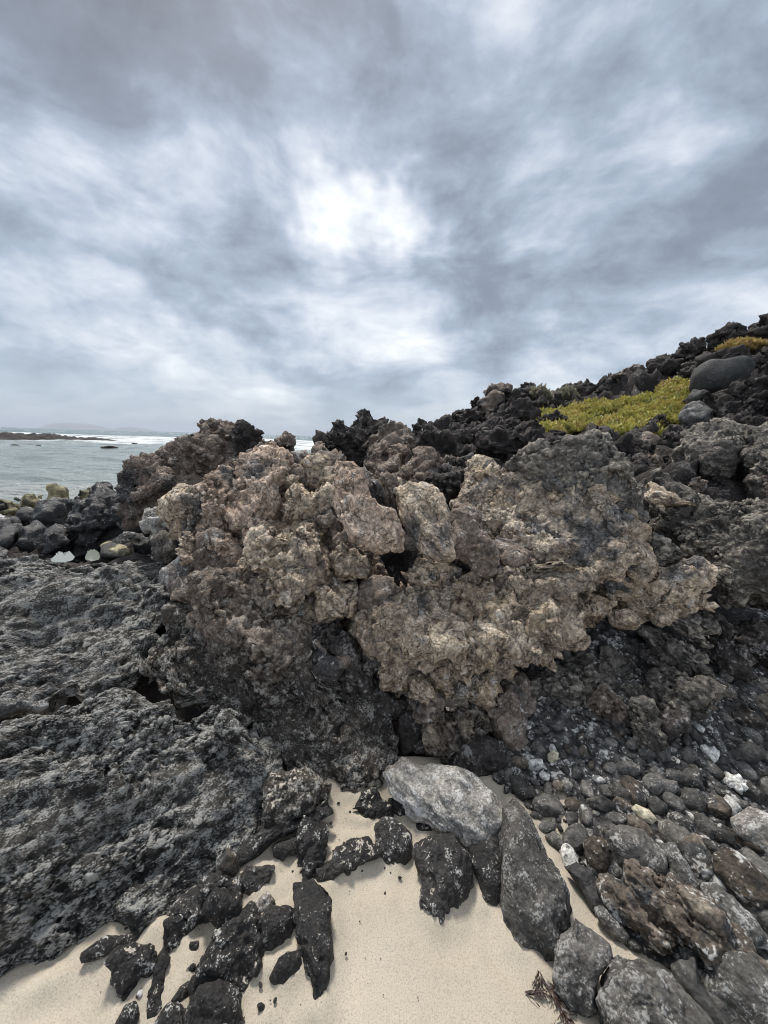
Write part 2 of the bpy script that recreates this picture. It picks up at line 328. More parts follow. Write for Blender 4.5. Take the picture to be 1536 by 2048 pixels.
# relief recipes: (kind, feature size m, height m); n = smooth noise, c = rounded knobs with sharp clefts, k = thin cracks, r = ridges
STY = {
    'mass': [('n', .60, .025), ('n', .25, .024), ('b', .26, .030), ('c', .19, .014), ('k', .34, .050), ('r', .16, .026), ('b', .11, .022), ('k', .15, .018), ('c', .08, .009), ('r', .065, .016), ('b', .05, .010), ('c', .036, .0065), ('r', .030, .0085), ('b', .024, .0045), ('n', .017, .0036)],
    'clinker': [('n', .50, .045), ('n', .22, .034), ('c', .15, .026), ('b', .12, .016), ('n', .10, .016), ('c', .070, .018), ('r', .06, .012), ('c', .032, .0100), ('n', .020, .0050), ('c', .014, .0045)],
    'knobby': [('n', .45, .04), ('c', .20, .046), ('n', .10, .016), ('b', .09, .012), ('c', .075, .020), ('r', .05, .008), ('c', .034, .010), ('n', .020, .0045), ('c', .014, .0040)],
    'tanlobe': [('n', .45, .04), ('n', .20, .028), ('k', .26, .045), ('b', .16, .032), ('c', .12, .014), ('r', .11, .024), ('p', .07, .012), ('b', .06, .010), ('c', .055, .008), ('r', .035, .009), ('c', .024, .005), ('n', .014, .003)],
    'slab': [('n', .45, .040), ('n', .2, .026), ('b', .24, .028), ('k', .30, .050), ('k', .16, .024), ('r', .17, .024), ('p', .13, .012), ('b', .09, .007), ('n', .05, .009), ('r', .045, .008), ('c', .026, .005), ('n', .013, .0028)],
    'bench': [('n', .60, .050), ('n', .26, .026), ('b', .40, .050), ('k', .46, .045), ('r', .22, .016), ('p', .16, .014), ('b', .11, .010), ('r', .080, .007), ('c', .06, .0045), ('r', .045, .0042), ('c', .030, .0036), ('n', .020, .0024), ('c', .013, .0018)],
    'boulder': [('n', .30, .028), ('n', .13, .018), ('b', .16, .008), ('r', .09, .012), ('p', .07, .006), ('r', .035, .005), ('n', .022, .0036), ('c', .013, .0020)],
    'jag': [('n', .40, .06), ('n', .2, .045), ('b', .17, .050), ('r', .12, .030), ('b', .08, .024), ('c', .06, .012), ('n', .035, .010), ('b', .032, .010)],
    'stone': [('n', .10, .005), ('n', .045, .0022), ('c', .02, .0008)],
    'smooth': [('n', .5, .03), ('n', .2, .008)],
    'ragged': [('n', .10, .020), ('b', .07, .012), ('r', .06, .010), ('c', .045, .008), ('n', .03, .008), ('c', .022, .006), ('n', .012, .003)],
}
def displace(V, Q, style, S=1.0, amp=1.0, seed=0, aniso=None, off=0.0, ampv=None):
    e_ = V[Q[:, 0]] - V[Q[:, 1]]
    sp = float(np.sqrt((e_ * e_).sum(1)).mean())
    P0 = V + off
    if aniso is not None:                      # flatten features along an axis: layered, streaky rock
        ax, fac = np.array(aniso[0], f32), aniso[1]; ax /= np.linalg.norm(ax)
        tr = lambda P: P + np.outer(P @ ax, ax) * (fac - 1)
    else: tr = lambda P: P
    h = np.zeros(len(V), f32); N = normals(V, Q); last = None
    calm = 0.62 + 0.75 * sm(-.35, .45, noise((V + off).astype(f32), .34 * S, seed + 11))      # smoother and rougher patches
    for k, (kind, s, am) in enumerate(STY[style]):
        s *= S; am = am * S * amp; kk = k + seed
        if s < 2.3 * sp: continue
        if kind in 'ckb' and last is not None and last > s * 1.4: N = normals(V, Q)
        last = s
        P = tr(V + off).astype(f32)
        if kind == 'n': d = noise(P, s, kk) * am
        elif kind == 'r': d = (0.55 - np.abs(noise(P, s * 1.6, kk)) * 1.5) * am * 1.3
        elif kind == 'p':
            q = noise(P, s * 1.3, kk) * 2.4; fl = np.floor(q); d = (fl + sm(0.3, 0.7, q - fl)) * (am / 1.5)
        elif kind == 'b':
            P = P + (np.stack([noise(P, s * .7, kk + 3), noise(P, s * .7, kk + 5), noise(P, s * .7, kk + 9)], 1) * (0.16 * s)).astype(f32)
            a1, a2, ci = blocks(P, s, kk)
            wd = max(0.10, 1.5 * sp / s)
            d = am * ((ci - 0.5) * 2.0 * sm(0, 0.16, a2 - a1) - 0.95 * (1 - sm(0.0, wd, a2 - a1)) * sm(-.3, .4, noise(P, s * 2, kk + 7) + .1))
        elif kind == 'c':
            P = P + (np.stack([noise(P, s * 1.7, kk + 3), noise(P, s * 1.7, kk + 5), noise(P, s * 1.7, kk + 9)], 1) * (0.30 * s)).astype(f32)
            a1, a2 = cells(P, s, kk)
            d = ((0.42 - a1**1.5) * 0.9 + 1.25 * (np.clip((a2 - a1) / 0.45, 0, 1)**0.55 - 0.62)) * am
            if s > 0.04 * S: d = d * (0.65 + 0.5 * noise(P, s * 4, kk + 1))
        else:
            P = P + (np.stack([noise(P, s * .6, kk + 3), noise(P, s * .6, kk + 5), noise(P, s * .6, kk + 9)], 1) * (0.16 * s)).astype(f32)
            a1, a2 = cells(P, s, kk)
            wd = max(0.07, 1.1 * sp / s)
            d = -am * (1 - sm(0.0, wd, a2 - a1)) * sm(-0.1, 0.35, noise(P, s * 2.2, kk + 2) + 0.15)
        if s < .12 * S and style != 'stone': d = d * calm
        if ampv is not None: d = d * ampv
        V = V + N * d[:, None]
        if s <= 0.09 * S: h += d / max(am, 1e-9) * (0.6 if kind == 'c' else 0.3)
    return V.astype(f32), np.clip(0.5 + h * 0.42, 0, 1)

# photograph crops used for tracing: id -> (x0, y0, scale)
CROP = {0: (0, 0, 1), 1: (0, 800, 3), 2: (480, 800, 3), 3: (1000, 620, 2.8657), 4: (0, 1180, 2.743), 5: (480, 1180, 2.743), 6: (976, 1180, 2.743), 7: (0, 1580, 2.1943), 8: (680, 1500, 1.7944), 9: (0, 830, 4.5176), 10: (220, 1050, 3.84), 11: (1180, 1180, 4.3146)}
def poly(s):
    c, s = s.split(':'); x0, y0, k = CROP[int(c)]
    q = np.array([[float(v) for v in p.split(',')] for p in s.split()])
    return q / k + (x0, y0)

# the beach surface (sand in front, cobbles rising towards the overhang)
def beach(x, y):
    return 0.42 * sm(1.15, 2.4, y) * sm(0.28, 0.95, x) + 0.07 * sm(0.5, 1.6, x) - 0.5 * sm(2.3, 3.0, y)
def hit(px, py, off=0.0):
    v = ray(px, py); lo = 0.2
    for Y in np.arange(0.25, 5, 0.02):
        p = CAM + Y * v
        if p[2] < beach(p[0], p[1]) + off:
            for _ in range(12):
                m_ = (lo + Y) / 2; p = CAM + m_ * v
                if p[2] < beach(p[0], p[1]) + off: Y = m_
                else: lo = m_
            return CAM + Y * v
        lo = Y
    return CAM + 2.2 * v
def spot(px, py, s):
    k, v = s[0], float(s[1:])
    if k == 'Y': return atY(px, py, v)
    if k == 'g': return hit(px, py, v)
    r_ = ray(px, py); return CAM + r_ * ((v - 1.5) / r_[2])

TRACED = []
MASS = None                              # while a list, traced() hands its plain solid to the mass being gathered
def traced(pts, b=None, t=None, pl=None, th=0.6, front=None, style='clinker', S=1.0, amp=1.0, dens=1.25, seed=None, aniso=None, facets=0, p=0.8, nmax=230, grow=1.0, tone=None, rough=1.0):
    """A solid whose outline, seen from in front, is the polygon: th is its half thickness over its half width."""
    q = poly(pts); TRACED.append(q)
    if grow != 1.0: q = q.mean(0) + (q - q.mean(0)) * grow
    seed = len(TRACED) if seed is None else seed
    r = np.random.default_rng(seed * 13 + 1)
    cx = q[:, 0].mean()
    if pl is None:
        A = spot(cx, q[:, 1].max(), b); B = spot(cx, q[:, 1].min(), t)
        hv = ray(cx, q[:, 1].mean()); H = np.array([hv[1], -hv[0], 0.0]); H /= np.linalg.norm(H)
    else:
        A, A2, B = (spot(*z) for z in pl)
        H = A2 - A; H /= np.linalg.norm(H)
    Vx = B - A; Vx = Vx - H * (Vx @ H); Vx /= np.linalg.norm(Vx)
    N = np.cross(H, Vx)
    if N @ (CAM - A) < 0: N = -N
    P3 = []
    for x, y in q:
        v = ray(x, y); P3.append(CAM + v * (((A - CAM) @ N) / (v @ N)))
    P3 = np.array(P3)
    uv = np.stack([(P3 - A) @ H, (P3 - A) @ Vx], 1)
    x, y = uv[:, 0], uv[:, 1]; x2, y2 = np.roll(x, -1), np.roll(y, -1)
    cr = x * y2 - x2 * y; ar = cr.sum() / 2
    c = np.array([((x + x2) * cr).sum(), ((y + y2) * cr).sum()]) / (6 * ar)
    # radius of the outline for each angle
    th_ = np.linspace(-math.pi, math.pi, 361); rad = np.zeros(361)
    du, dv = np.cos(th_), np.sin(th_)
    for k in range(len(uv)):
        p0, p1 = uv[k] - c, uv[(k + 1) % len(uv)] - c
        ex, ey = p1 - p0
        den = du * ey - dv * ex
        with np.errstate(divide='ignore', invalid='ignore'):
            tt = (p0[0] * ey - p0[1] * ex) / den; ss = (p0[0] * dv - p0[1] * du) / den
        ok = (np.abs(den) > 1e-12) & (tt > 0) & (ss >= -1e-6) & (ss <= 1 + 1e-6)
        rad = np.where(ok, np.maximum(rad, np.where(ok, tt, 0)), rad)
    rad = np.where(rad <= 0, np.median(rad), rad)
    for _ in range(1): rad[1:-1] = (rad[:-2] + 2 * rad[1:-1] + rad[2:]) / 4
    rm = math.sqrt(abs(ar) / math.pi)
    x_, y_ = q[:, 0], q[:, 1]; pa = abs((x_ * np.roll(y_, -1) - np.roll(x_, -1) * y_).sum()) / 8.0   # area in picture pixels
    n = int(np.clip(math.sqrt(pa * dens * 1.4 / 6), 7, nmax)) if MASS is None else 44
    D, Q = csphere(n)
    D = D + np.array([0, 0, .4], f32); D = D / np.linalg.norm(D, axis=1, keepdims=True)      # more of the mesh on the open side
    an = np.arctan2(D[:, 1], D[:, 0]); s = np.sqrt(D[:, 0]**2 + D[:, 1]**2)
    rr = np.interp(an, th_, rad)
    T = th * min(rm, rad.min() * 1.6 + 0.15 * rm)
    sp_ = s**p
    if facets:                             # broken faces
        L = np.stack([np.cos(an) * sp_, np.sin(an) * sp_, np.sign(D[:, 2]) * np.abs(D[:, 2])**0.9], 1)
        for _ in range(facets):
            nn = r.standard_normal(3); nn[2] = abs(nn[2]) * 0.8; nn /= np.linalg.norm(nn); dd = r.uniform(0.55, 0.85)
            L -= np.outer(np.maximum(0, L @ nn - dd), nn) * 0.92
        wv = L[:, 2]; cu, cv = L[:, 0] * rr, L[:, 1] * rr
    else:
        wv = np.sign(D[:, 2]) * np.abs(D[:, 2])**0.9; cu, cv = np.cos(an) * rr * sp_, np.sin(an) * rr * sp_
    wz = np.where(wv > 0, wv * (front if front is not None else T), wv * T)
    V = A + np.outer(cu + c[0], H) + np.outer(cv + c[1], Vx) + np.outer(wz, N)
    if np.dot(np.cross(H, Vx), N) < 0: Q = Q[:, ::-1]
    # make outward
    ctr = V.mean(0); fn = np.cross(V[Q[:, 2]] - V[Q[:, 0]], V[Q[:, 3]] - V[Q[:, 1]])
    if ((V[Q[:, 0]] - ctr) * fn).sum() < 0: Q = Q[:, ::-1]
    if MASS is not None:
        V = V - N * 0.075
        MASS.append((V, Q, dict(A=A - N * 0.075, H=H, Vx=Vx, N=N, c=c, th=th_, rad=rad, T=T, front=front if front is not None else T, rm=rm, tone=tone, rough=rough))); return
    V, h = displace(V.astype(f32), Q, style, S, amp * min(1.0, 0.25 + rm / 0.16), seed % 17, aniso)
    base = np.array([V[:, 0].mean(), V[:, 1].mean(), V[:, 2].min()])
    return V - base.astype(f32), Q, h, base
def subd(V, Q):
    E = np.stack([Q, np.roll(Q, -1, 1)], -1).reshape(-1, 2); E.sort(1)
    key = E[:, 0].astype(np.int64) * len(V) + E[:, 1]
    uq, inv = np.unique(key, return_inverse=True); a_, b_ = uq // len(V), uq % len(V)
    ev = (V[a_] + V[b_]) / 2; fv = V[Q].mean(1); n0, n1 = len(V), len(V) + len(ev)
    ei = inv.reshape(-1, 4) + n0; fi = np.arange(len(Q)) + n1
    Q2 = np.concatenate([np.stack([Q[:, k], ei[:, k], fi, ei[:, k - 1]], 1) for k in range(4)])
    return np.concatenate([V, ev, fv]).astype(f32), Q2.astype(np.int32)
def grow_mass(name, items, parent, voxel=0.032, style='mass', seed=2, mat='mass', aniso=None, relax=6):
    """Weld the gathered solids into one continuous rock, then give it relief."""
    Vs, Qs, o_ = [], [], 0
    for V, Q, _ in items: Vs.append(V); Qs.append(Q + o_); o_ += len(V)
    tmp = link('weld', mesh_from('weld', np.concatenate(Vs), np.concatenate(Qs), 'tan'))
    m = tmp.modifiers.new('r', 'REMESH'); m.mode = 'VOXEL'; m.voxel_size = voxel
    m = tmp.modifiers.new('s', 'SMOOTH'); m.factor = 0.5; m.iterations = relax
    ev = tmp.evaluated_get(bpy.context.evaluated_depsgraph_get()); me = ev.to_mesh()
    V = np.empty(len(me.vertices) * 3, f32); me.vertices.foreach_get('co', V); V = V.reshape(-1, 3)
    Q = np.empty(len(me.loops), np.int32); me.loops.foreach_get('vertex_index', Q); Q = Q.reshape(-1, 4)
    ev.to_mesh_clear(); old = tmp.data; bpy.data.objects.remove(tmp); bpy.data.meshes.remove(old)
    # drop what faces away underground or deep behind, then refine
    V, Q = subd(V, Q)
    col = np.zeros((len(V), 3), f32); wt = np.zeros(len(V), f32); ro = np.zeros(len(V), f32)
    for _, _, k in items:
        d = V - k['A']; u_, v_, w_ = d @ k['H'] - k['c'][0], d @ k['Vx'] - k['c'][1], d @ k['N']
        rr = np.interp(np.arctan2(v_, u_), k['th'], k['rad'])
        g = (np.sqrt((u_ * u_ + v_ * v_) / rr**2 + (w_ / np.where(w_ > 0, k['front'], k['T']))**2) - 1) * k['rm']
        ww = np.exp(-np.maximum(g, -0.02) / 0.028).astype(f32)
        col += ww[:, None] * np.array(k['tone'], f32); ro += ww * k['rough']; wt += ww
    wt += 1e-9
    V, h = displace(V, Q, style, 1.0, 1.0, seed, aniso, ampv=ro / wt)
    base = np.array([V[:, 0].mean(), V[:, 1].mean(), V[:, 2].min()])
    me = mesh_from(name, V - base.astype(f32), Q, mat, h)
    at = me.attributes.new('tone', 'FLOAT_COLOR', 'POINT')
    c4 = np.ones((len(V), 4), f32); c4[:, :3] = col / wt[:, None]; at.data.foreach_set('color', c4.ravel())
    print('MASS', name, len(V))
    return link(name, me, base, None, None, None, None, parent)
def rock(name, label, cat, pts, b=None, t=None, mat='dark', group=None, parent=None, **kw):
    V, Q, h, base = traced(pts, b, t, **kw)
    me = mesh_from(name, V, Q, mat, h)
    return link(name, me, base, label if (not parent or label) else None, cat if not parent else None, group, None, parent)
def thing(name, label, cat, loc, group=None):
    o = bpy.data.objects.new(name, None); COL.objects.link(o); o.location = loc; o.empty_display_size = 0.1
    o['label'] = label; o['category'] = cat
    if group: o['group'] = group
    return o

def grid(xs, ys):
    X, Y = np.meshgrid(xs, ys)
    i = np.arange(X.size).reshape(X.shape)
    return X.ravel(), Y.ravel(), np.stack([i[:-1, :-1], i[:-1, 1:], i[1:, 1:], i[1:, :-1]], -1).reshape(-1, 4)
# ------------------------------------------------------------------ the setting: lava ground behind the beach and the slope
ctl = [(-3, .4, -.6), (-1.5, .9, -.5), (-.6, 1.2, -.35), (0, 1.45, -.25), (.5, 1.6, -.25), (1.5, 1.9, -.25), (3, 1.6, -.2), (4, 1.0, -.2),
       (-3, 2, .1), (-2, 2.6, .3), (-1.2, 2.2, .25), (-.5, 2.0, .1), (.3, 2.2, .1), (1, 2.6, .3), (2, 2.6, .3), (3, 2.4, .3),
       (-.9, 3.0, .5), (0, 2.9, .7), (.8, 3.0, .75), (1.6, 3.1, .8), (2.5, 3.0, .8), (3.4, 2.8, .8), (4.5, 2.2, .8),
       (-3, 3.5, .2), (-2, 4, .15), (-4, 5, -.05), (-3, 6, -.1), (-2, 5.5, .2), (-6, 6.5, -.2), (-5, 9, -.75), (-2.5, 9, -.7), (-9, 8, -.45), (-9, 4, .1), (-12, 9, -.6), (-6, 12, -1.1), (0, 15, -.9), (-3, 14, -1.2), (-14, 5, 0), (-8, 9.5, -.8),
       (-1, 4.5, .55), (0, 4.2, .8), (-1.5, 7, .2), (0, 7, .6), (0, 10, .2), (1, 16, .0), (-2, 11, -.6), (5, 24, 0), (-2, 22, -1.5), (12, 22, 1)]
for px, py, Yd in ((825, 866, 13), (930, 832, 13), (1040, 798, 11.5), (1140, 812, 10.5), (1200, 788, 10.2), (1260, 757, 9.7), (1360, 722, 9.2), (1450, 696, 8.7), (1530, 682, 8.2), (1700, 628, 7.6), (1950, 520, 7)):
    c0 = atY(px, py, Yd); ctl.append(tuple(c0)); c1 = c0 + np.array([c0[0] * .4, c0[1] * .4, -0.4]); ctl.append(tuple(c1))
for px, py, Yd in ((880, 905, 6.5), (1000, 890, 6.2), (1060, 868, 7.6), (1140, 880, 6), (1230, 872, 6.3), (1370, 860, 5.8), (1390, 778, 7.8), (1500, 860, 5.1), (1500, 960, 3.9), (1330, 950, 4.3), (1180, 935, 4.4), (1000, 945, 4.6), (900, 960, 4.4), (1700, 900, 3.9), (1700, 1000, 3.1), (1950, 950, 3), (1950, 800, 4.6)):
    ctl.append(tuple(atY(px, py, Yd)))
ctl = np.array(ctl)
def rbf_fit(C):
    D = np.sqrt(((C[:, None, :2] - C[None, :, :2])**2).sum(-1) + 0.05)
    return np.linalg.solve(D + np.eye(len(C)) * -0.02, C[:, 2] - 0.3)
_wt = rbf_fit(ctl)
def terrain(x, y):
    x = np.asarray(x, float); y = np.asarray(y, float); out = np.full(x.shape, 0.3)
    for k in range(len(ctl)): out = out + _wt[k] * np.sqrt((x - ctl[k, 0])**2 + (y - ctl[k, 1])**2 + 0.05)
    return out
u = np.linspace(0, 1, 345); vv = np.linspace(0, 1, 330)
xs = np.sign(u - .45) * np.abs(u - .45)**1.35 * 30; ys = 0.9 + vv**1.7 * 19
X, Y, Q = grid(xs, ys)
Z = terrain(X, Y)
V = np.stack([X, Y, Z], 1).astype(f32)
amp = sm(1.2, 4.0, Y)[:, None] * 0.75 + 0.25
V0 = V.copy()
V, h = displace(V, Q, 'jag', 2.4, 1.0, 3)
V = V0 + (V - V0) * amp
link('lava_slope', mesh_from('lava_slope', V, Q, 'hill', h), kind='structure')

# ------------------------------------------------------------------ sea
SEA = -0.45
rows = np.concatenate([np.linspace(3.5, 16, 130), 16 * (9000 / 16)**np.linspace(0, 1, 230)[1:]])
U, W = np.meshgrid(np.linspace(-1, .25, 220), rows)
X = (U * (W * 1.9 + 6)).ravel(); Y = W.ravel()
i = np.arange(X.size).reshape(U.shape)
Q = np.stack([i[:-1, :-1], i[:-1, 1:], i[1:, 1:], i[1:, :-1]], -1).reshape(-1, 4)
P = np.stack([X * 0.55, Y, X * 0], 1).astype(f32)
Z = SEA + 0.03 * noise(P, 0.8, 1) * sm(40, 10, Y) + 0.13 * noise(P, 2.2, 2) * sm(150, 30, Y) + 0.10 * noise(P, 9, 3) * sm(15, 70, Y) * sm(900, 300, Y) + 0.35 * noise(P, 38, 5) * sm(70, 160, Y) * sm(6000, 1500, Y)
surf = np.exp(-((Y - 92 - 6 * noise(P, 60, 7)) / 7)**2) + 0.8 * np.exp(-((Y - 120 - 8 * noise(P, 80, 8)) / 6)**2)
Z += (0.45 * surf * (0.7 + 0.6 * noise(P, 14, 9)) + 0.25 * surf * noise(P, 5, 10))
def sea_mat():
    m = bpy.data.materials.new('sea'); m.use_nodes = True; t = NT(m.node_tree)
    pos = t.node('ShaderNodeNewGeometry').outputs['Position']
    sx = t.node('ShaderNodeSeparateXYZ', {0: pos}); yy = sx.outputs[1]
    st = t.node('ShaderNodeCombineXYZ', {0: t.math('MULTIPLY', sx.outputs[0], 0.4), 1: yy, 2: 0.0}).outputs[0]
    deep = t.mix(t.mrange(yy, 60, 160), (0.29, 0.345, 0.335), (0.055, 0.12, 0.13))
    deep = t.mix(t.mrange(yy, 7.5, 20, 1.0, 0.0), deep, (0.45, 0.45, 0.42))
    deep = t.mix(t.mrange(t.noise(st, 0.25, 4), 0.5, 0.65), deep, (0.15, 0.20, 0.195))
    fo = t.math('ADD', t.math('MULTIPLY', t.noise(st, 0.22, 6, 0.7), 1.0), t.math('MULTIPLY', t.noise(st, 1.1, 6, 0.75), 0.62))
    wx = t.math('ADD', yy, t.math('MULTIPLY', t.math('SUBTRACT', t.noise(st, 0.03, 3), 0.5), 34))
    band = t.math('MULTIPLY', t.mrange(wx, 50, 64), t.mrange(wx, 130, 185, 1.0, 0.0))
    near = t.math('MULTIPLY', t.mrange(yy, 8.5, 12.0, 1.0, 0.0), 0.26)
    foam = t.mrange(t.math('ADD', fo, t.math('ADD', t.math('MULTIPLY', band, 0.27), near)), 0.95, 1.10)
    fst = t.node('ShaderNodeCombineXYZ', {0: t.math('MULTIPLY', sx.outputs[0], 0.6), 1: yy, 2: 0.0}).outputs[0]
    caps = t.math('MULTIPLY', t.mrange(t.math('ADD', t.noise(fst, 0.035, 6, 0.75), t.math('MULTIPLY', t.noise(fst, 0.01, 2), 0.3)), 0.80, 0.86), t.mrange(yy, 120, 200))
    foam = t.math('MAXIMUM', foam, caps)
    hgt = t.math('ADD', t.math('MULTIPLY', t.noise(st, 2.2, 5, 0.6), 1.0), t.math('MULTIPLY', t.noise(st, 0.5, 3), 2.0))
    bp = t.node('ShaderNodeBump', {'Strength': 1.0, 'Distance': 0.7, 'Height': hgt})
    col = t.mix(foam, deep, (0.80, 0.83, 0.83))
    b = t.node('ShaderNodeBsdfPrincipled', {'Base Color': col, 'Roughness': t.math('ADD', 0.16, t.math('MULTIPLY', foam, 0.6)), 'Normal': bp.outputs[0], 'IOR': 1.33})
    t.l.new(b.outputs[0], t.node('ShaderNodeOutputMaterial').inputs[0]); MAT['sea'] = m
sea_mat()
link('sea', mesh_from('sea', np.stack([X, Y, Z], 1), Q, 'sea'), kind='structure')

# ------------------------------------------------------------------ the central outcrop
oc = thing('lava_outcrop', 'large cracked tan and brown lava outcrop overhanging the beach', 'rock', (0.1, 2.1, 0.0))
TONE = dict(tan=(.500, .395, .285), brown=(.285, .222, .170), red=(.33, .24, .17), dark=(.100, .088, .080), clinker=(.135, .114, .100), skirt=(.16, .13, .11), slab=(.500, .400, .290), ledge=(.165, .158, .152))
def lobe(name, pts, b, t, mat='tan', label=None, **kw): return rock(name, label, None, pts, b, t, mat=mat, parent=oc, **kw)
PENDING = []
def lump(name, pts, b, t, mat='tan', rough=1.0, style='tanlobe', label=None, core=True, **kw):
    """a lobe of the outcrop: it goes, set back, into the welded core and is then built in front of it with its own relief"""
    own = dict(kw); own.setdefault('p', .66); own.setdefault('facets', 3); own.setdefault('grow', 1.07); own['th'] = own.get('th', .6) * 1.1
    PENDING.append((name, pts, b, t, mat, label, style, rough, own))
    for k in ('nmax', 'aniso', 'grow'): kw.pop(k, 0)
    kw.setdefault('p', .62)
    if core: traced(pts, b, t, tone=TONE.get(mat, TONE['tan']), **kw)
MASS = []
lump('rock_core', '0:420,1130 520,1010 640,960 720,965 760,1040 772,1120 775,1180 740,1280 700,1330 560,1240', 'Y2.06', 'Y2.70', 'brown', th=.45, front=.08)
lump('rock_core', '0:850,1060 900,1030 1000,1080 1150,1110 1300,1150 1330,1230 1200,1290 1000,1380 860,1420 780,1330 790,1200 830,1180', 'Y2.10', 'Y2.62', 'brown', th=.45, front=.06)
lump('overhanging_lobe', '0:722,1268 742,1236 798,1192 870,1172 975,1150 1050,1175 1098,1222 1092,1280 1042,1326 1000,1356 990,1374 950,1392 905,1388 870,1398 840,1388 808,1386 772,1366 752,1332 736,1300', 'Y1.70', 'Y2.02', style='tanlobe', th=.42, label='pale tan overhanging lobe', nmax=260)
lump('knobbly_lobe', '2:40,860 100,770 170,740 230,790 330,725 420,750 480,820 540,900 590,960 580,1080 520,1180 480,1260 380,1290 260,1240 160,1130 80,1010', 'Y1.88', 'Y2.22', 'tan', th=.6, style='knobby', label='bulging knobbly tan lobe')
lump('small_block', '2:585,940 620,905 680,930 735,990 725,1050 640,1075 590,1040', 'Y2.0', 'Y2.06', 'tan', th=.7, style='tanlobe')
lump('under_block', '2:480,1200 520,1120 600,1090 700,1130 720,1230 680,1310 590,1330 510,1290', 'Y1.88', 'Y2.0', 'tan', th=.6, style='knobby')
lump('under_block', '2:660,1180 760,1110 900,1120 960,1200 900,1290 760,1300', 'Y1.92', 'Y2.1', 'brown', th=.5, style='clinker')
lump('gap_rubble', '2:600,760 720,820 800,900 830,1020 780,1110 700,1090 620,1000 520,880', 'Y2.14', 'Y2.3', 'brown', style='clinker', th=.4)
lump('upper_lobe', '2:-60,520 -20,420 60,370 180,345 262,380 285,480 240,580 222,690 232,765 130,835 20,850 -40,700', 'Y2.18', 'Y2.62', 'redtan', th=.6, style='knobby', label='tall tan lobe above the dark clinker')
lump('upper_lobe', '2:-255,560 -200,480 -90,405 -30,400 -10,520 -20,680 10,840 -120,842 -235,760', 'Y2.24', 'Y2.6', 'redtan', th=.6, style='knobby')
lump('middle_block', '2:245,580 300,460 380,540 480,560 560,600 575,660 480,700 340,750 260,720', 'Y2.25', 'Y2.5', 'tan', th=.6, style='tanlobe')
lump('upper_block', '2:400,430 480,390 600,395 600,470 580,600 480,560 410,500', 'Y2.5', 'Y2.75', 'tan', th=.6, style='tanlobe')
lump('upper_block', '2:220,430 300,400 420,420 480,520 400,560 280,500', 'Y2.6', 'Y2.8', 'brown', th=.6, style='clinker')
lump('flank_lobe', '0:328,1012 356,987 400,988 446,1002 486,1040 496,1092 470,1128 428,1116 380,1084 344,1052', 'Y2.2', 'Y2.55', 'tan', th=.6, style='knobby')
lump('flank_block', '10:535,110 580,50 660,70 740,130 760,200 740,260 640,300 560,280 540,190', 'Y2.05', 'Y2.18', 'tan', th=.75, style='tanlobe', aniso=((0, 0, 1), 2.0))
lump('flank_block', '10:990,330 1040,250 1100,300 1120,400 1060,480 1000,420', 'Y1.98', 'Y2.04', 'tan', th=.8, style='tanlobe')
lump('flank_block', '10:700,180 840,140 980,200 1010,330 960,440 820,450 700,380 680,270', 'Y2.0', 'Y2.2', 'brown', th=.6, style='knobby')
lump('flank_block', '10:480,440 560,300 700,300 760,420 650,510 500,530', 'Y1.98', 'Y2.1', 'brown', th=.6, style='clinker')
lump('skirt', '0:372,1180 440,1140 520,1180 572,1220 600,1270 640,1330 600,1400 520,1400 440,1350 390,1270', 'Y1.58', 'Y2.08', 'skirt', th=.4, style='clinker', label='brown crumbling skirt below the lobes')
lump('hollow_rubble', '0:570,1240 640,1230 720,1280 760,1350 800,1400 780,1430 700,1400 620,1360 575,1300', 'Y1.72', 'Y1.98', 'dark', th=.45, style='clinker')
lump('rock_face', '3:-245,1120 -190,980 -115,800 -40,880 110,900 200,830 330,760 480,755 590,810 720,940 800,1050 815,1230 800,1380 720,1440 600,1490 440,1520 280,1490 80,1430 -90,1350 -210,1240', 'Y2.02', 'Y2.62', 'slab', style='slab', rough=.85, th=.42, front=.13, facets=5, p=.42)
lump('bridge_block', '0:872,1052 915,1000 958,1036 990,1110 955,1152 900,1132', 'Y2.04', 'Y2.22', 'brown', style='slab', th=.6)
lump('bridge_block', '0:925,1090 1000,1104 1100,1140 1190,1136 1180,1186 1060,1192 955,1166', 'Y1.96', 'Y2.10', 'slab', style='slab', th=.6)
lump('bridge_block', '0:1150,1110 1240,1080 1300,1100 1290,1160 1230,1200 1160,1180', 'Y2.0', 'Y2.12', 'slab', style='slab', th=.5)
lump('crest', '3:60,900 140,830 260,790 400,760 520,750 600,800 690,900 740,990 600,1010 450,1060 300,1010 160,960', 'Y2.22', 'Y2.56', 'ledge', style='clinker', th=.6, rough=.9)
lump('side_block', '3:600,900 720,930 800,1030 820,1180 780,1330 700,1260 620,1120', 'Y2.10', 'Y2.42', 'ledge', th=.7, style='slab', facets=4)
lump('lower_block', '3:-10,1340 60,1360 180,1420 280,1500 440,1560 380,1600 200,1560 60,1480', 'Y2.0', 'Y2.06', 'brown', th=.8, style='slab')
lump('base_ledge', '3:170,1590 340,1580 480,1600 640,1650 650,1740 560,1800 430,1900 300,1930 220,1830 240,1700', 'Y1.82', 'Y2.0', 'tan', th=.55, style='slab', facets=4, aniso=((0, 0, 1), 1.6))
lump('base_ledge', '3:0,1480 120,1560 240,1640 330,1800 250,1900 100,1830 0,1700 -60,1580', 'Y1.86', 'Y2.1', 'tan', th=.5, style='tanlobe', aniso=((1, 0, .5), 1.8))
lump('rough_ledge', '3:655,1640 700,1540 860,1480 1000,1490 1130,1450 1160,1520 1170,1600 1215,1690 1100,1740 920,1780 760,1720', 'Y1.96', 'Y2.1', 'tan', th=.6, style='knobby')
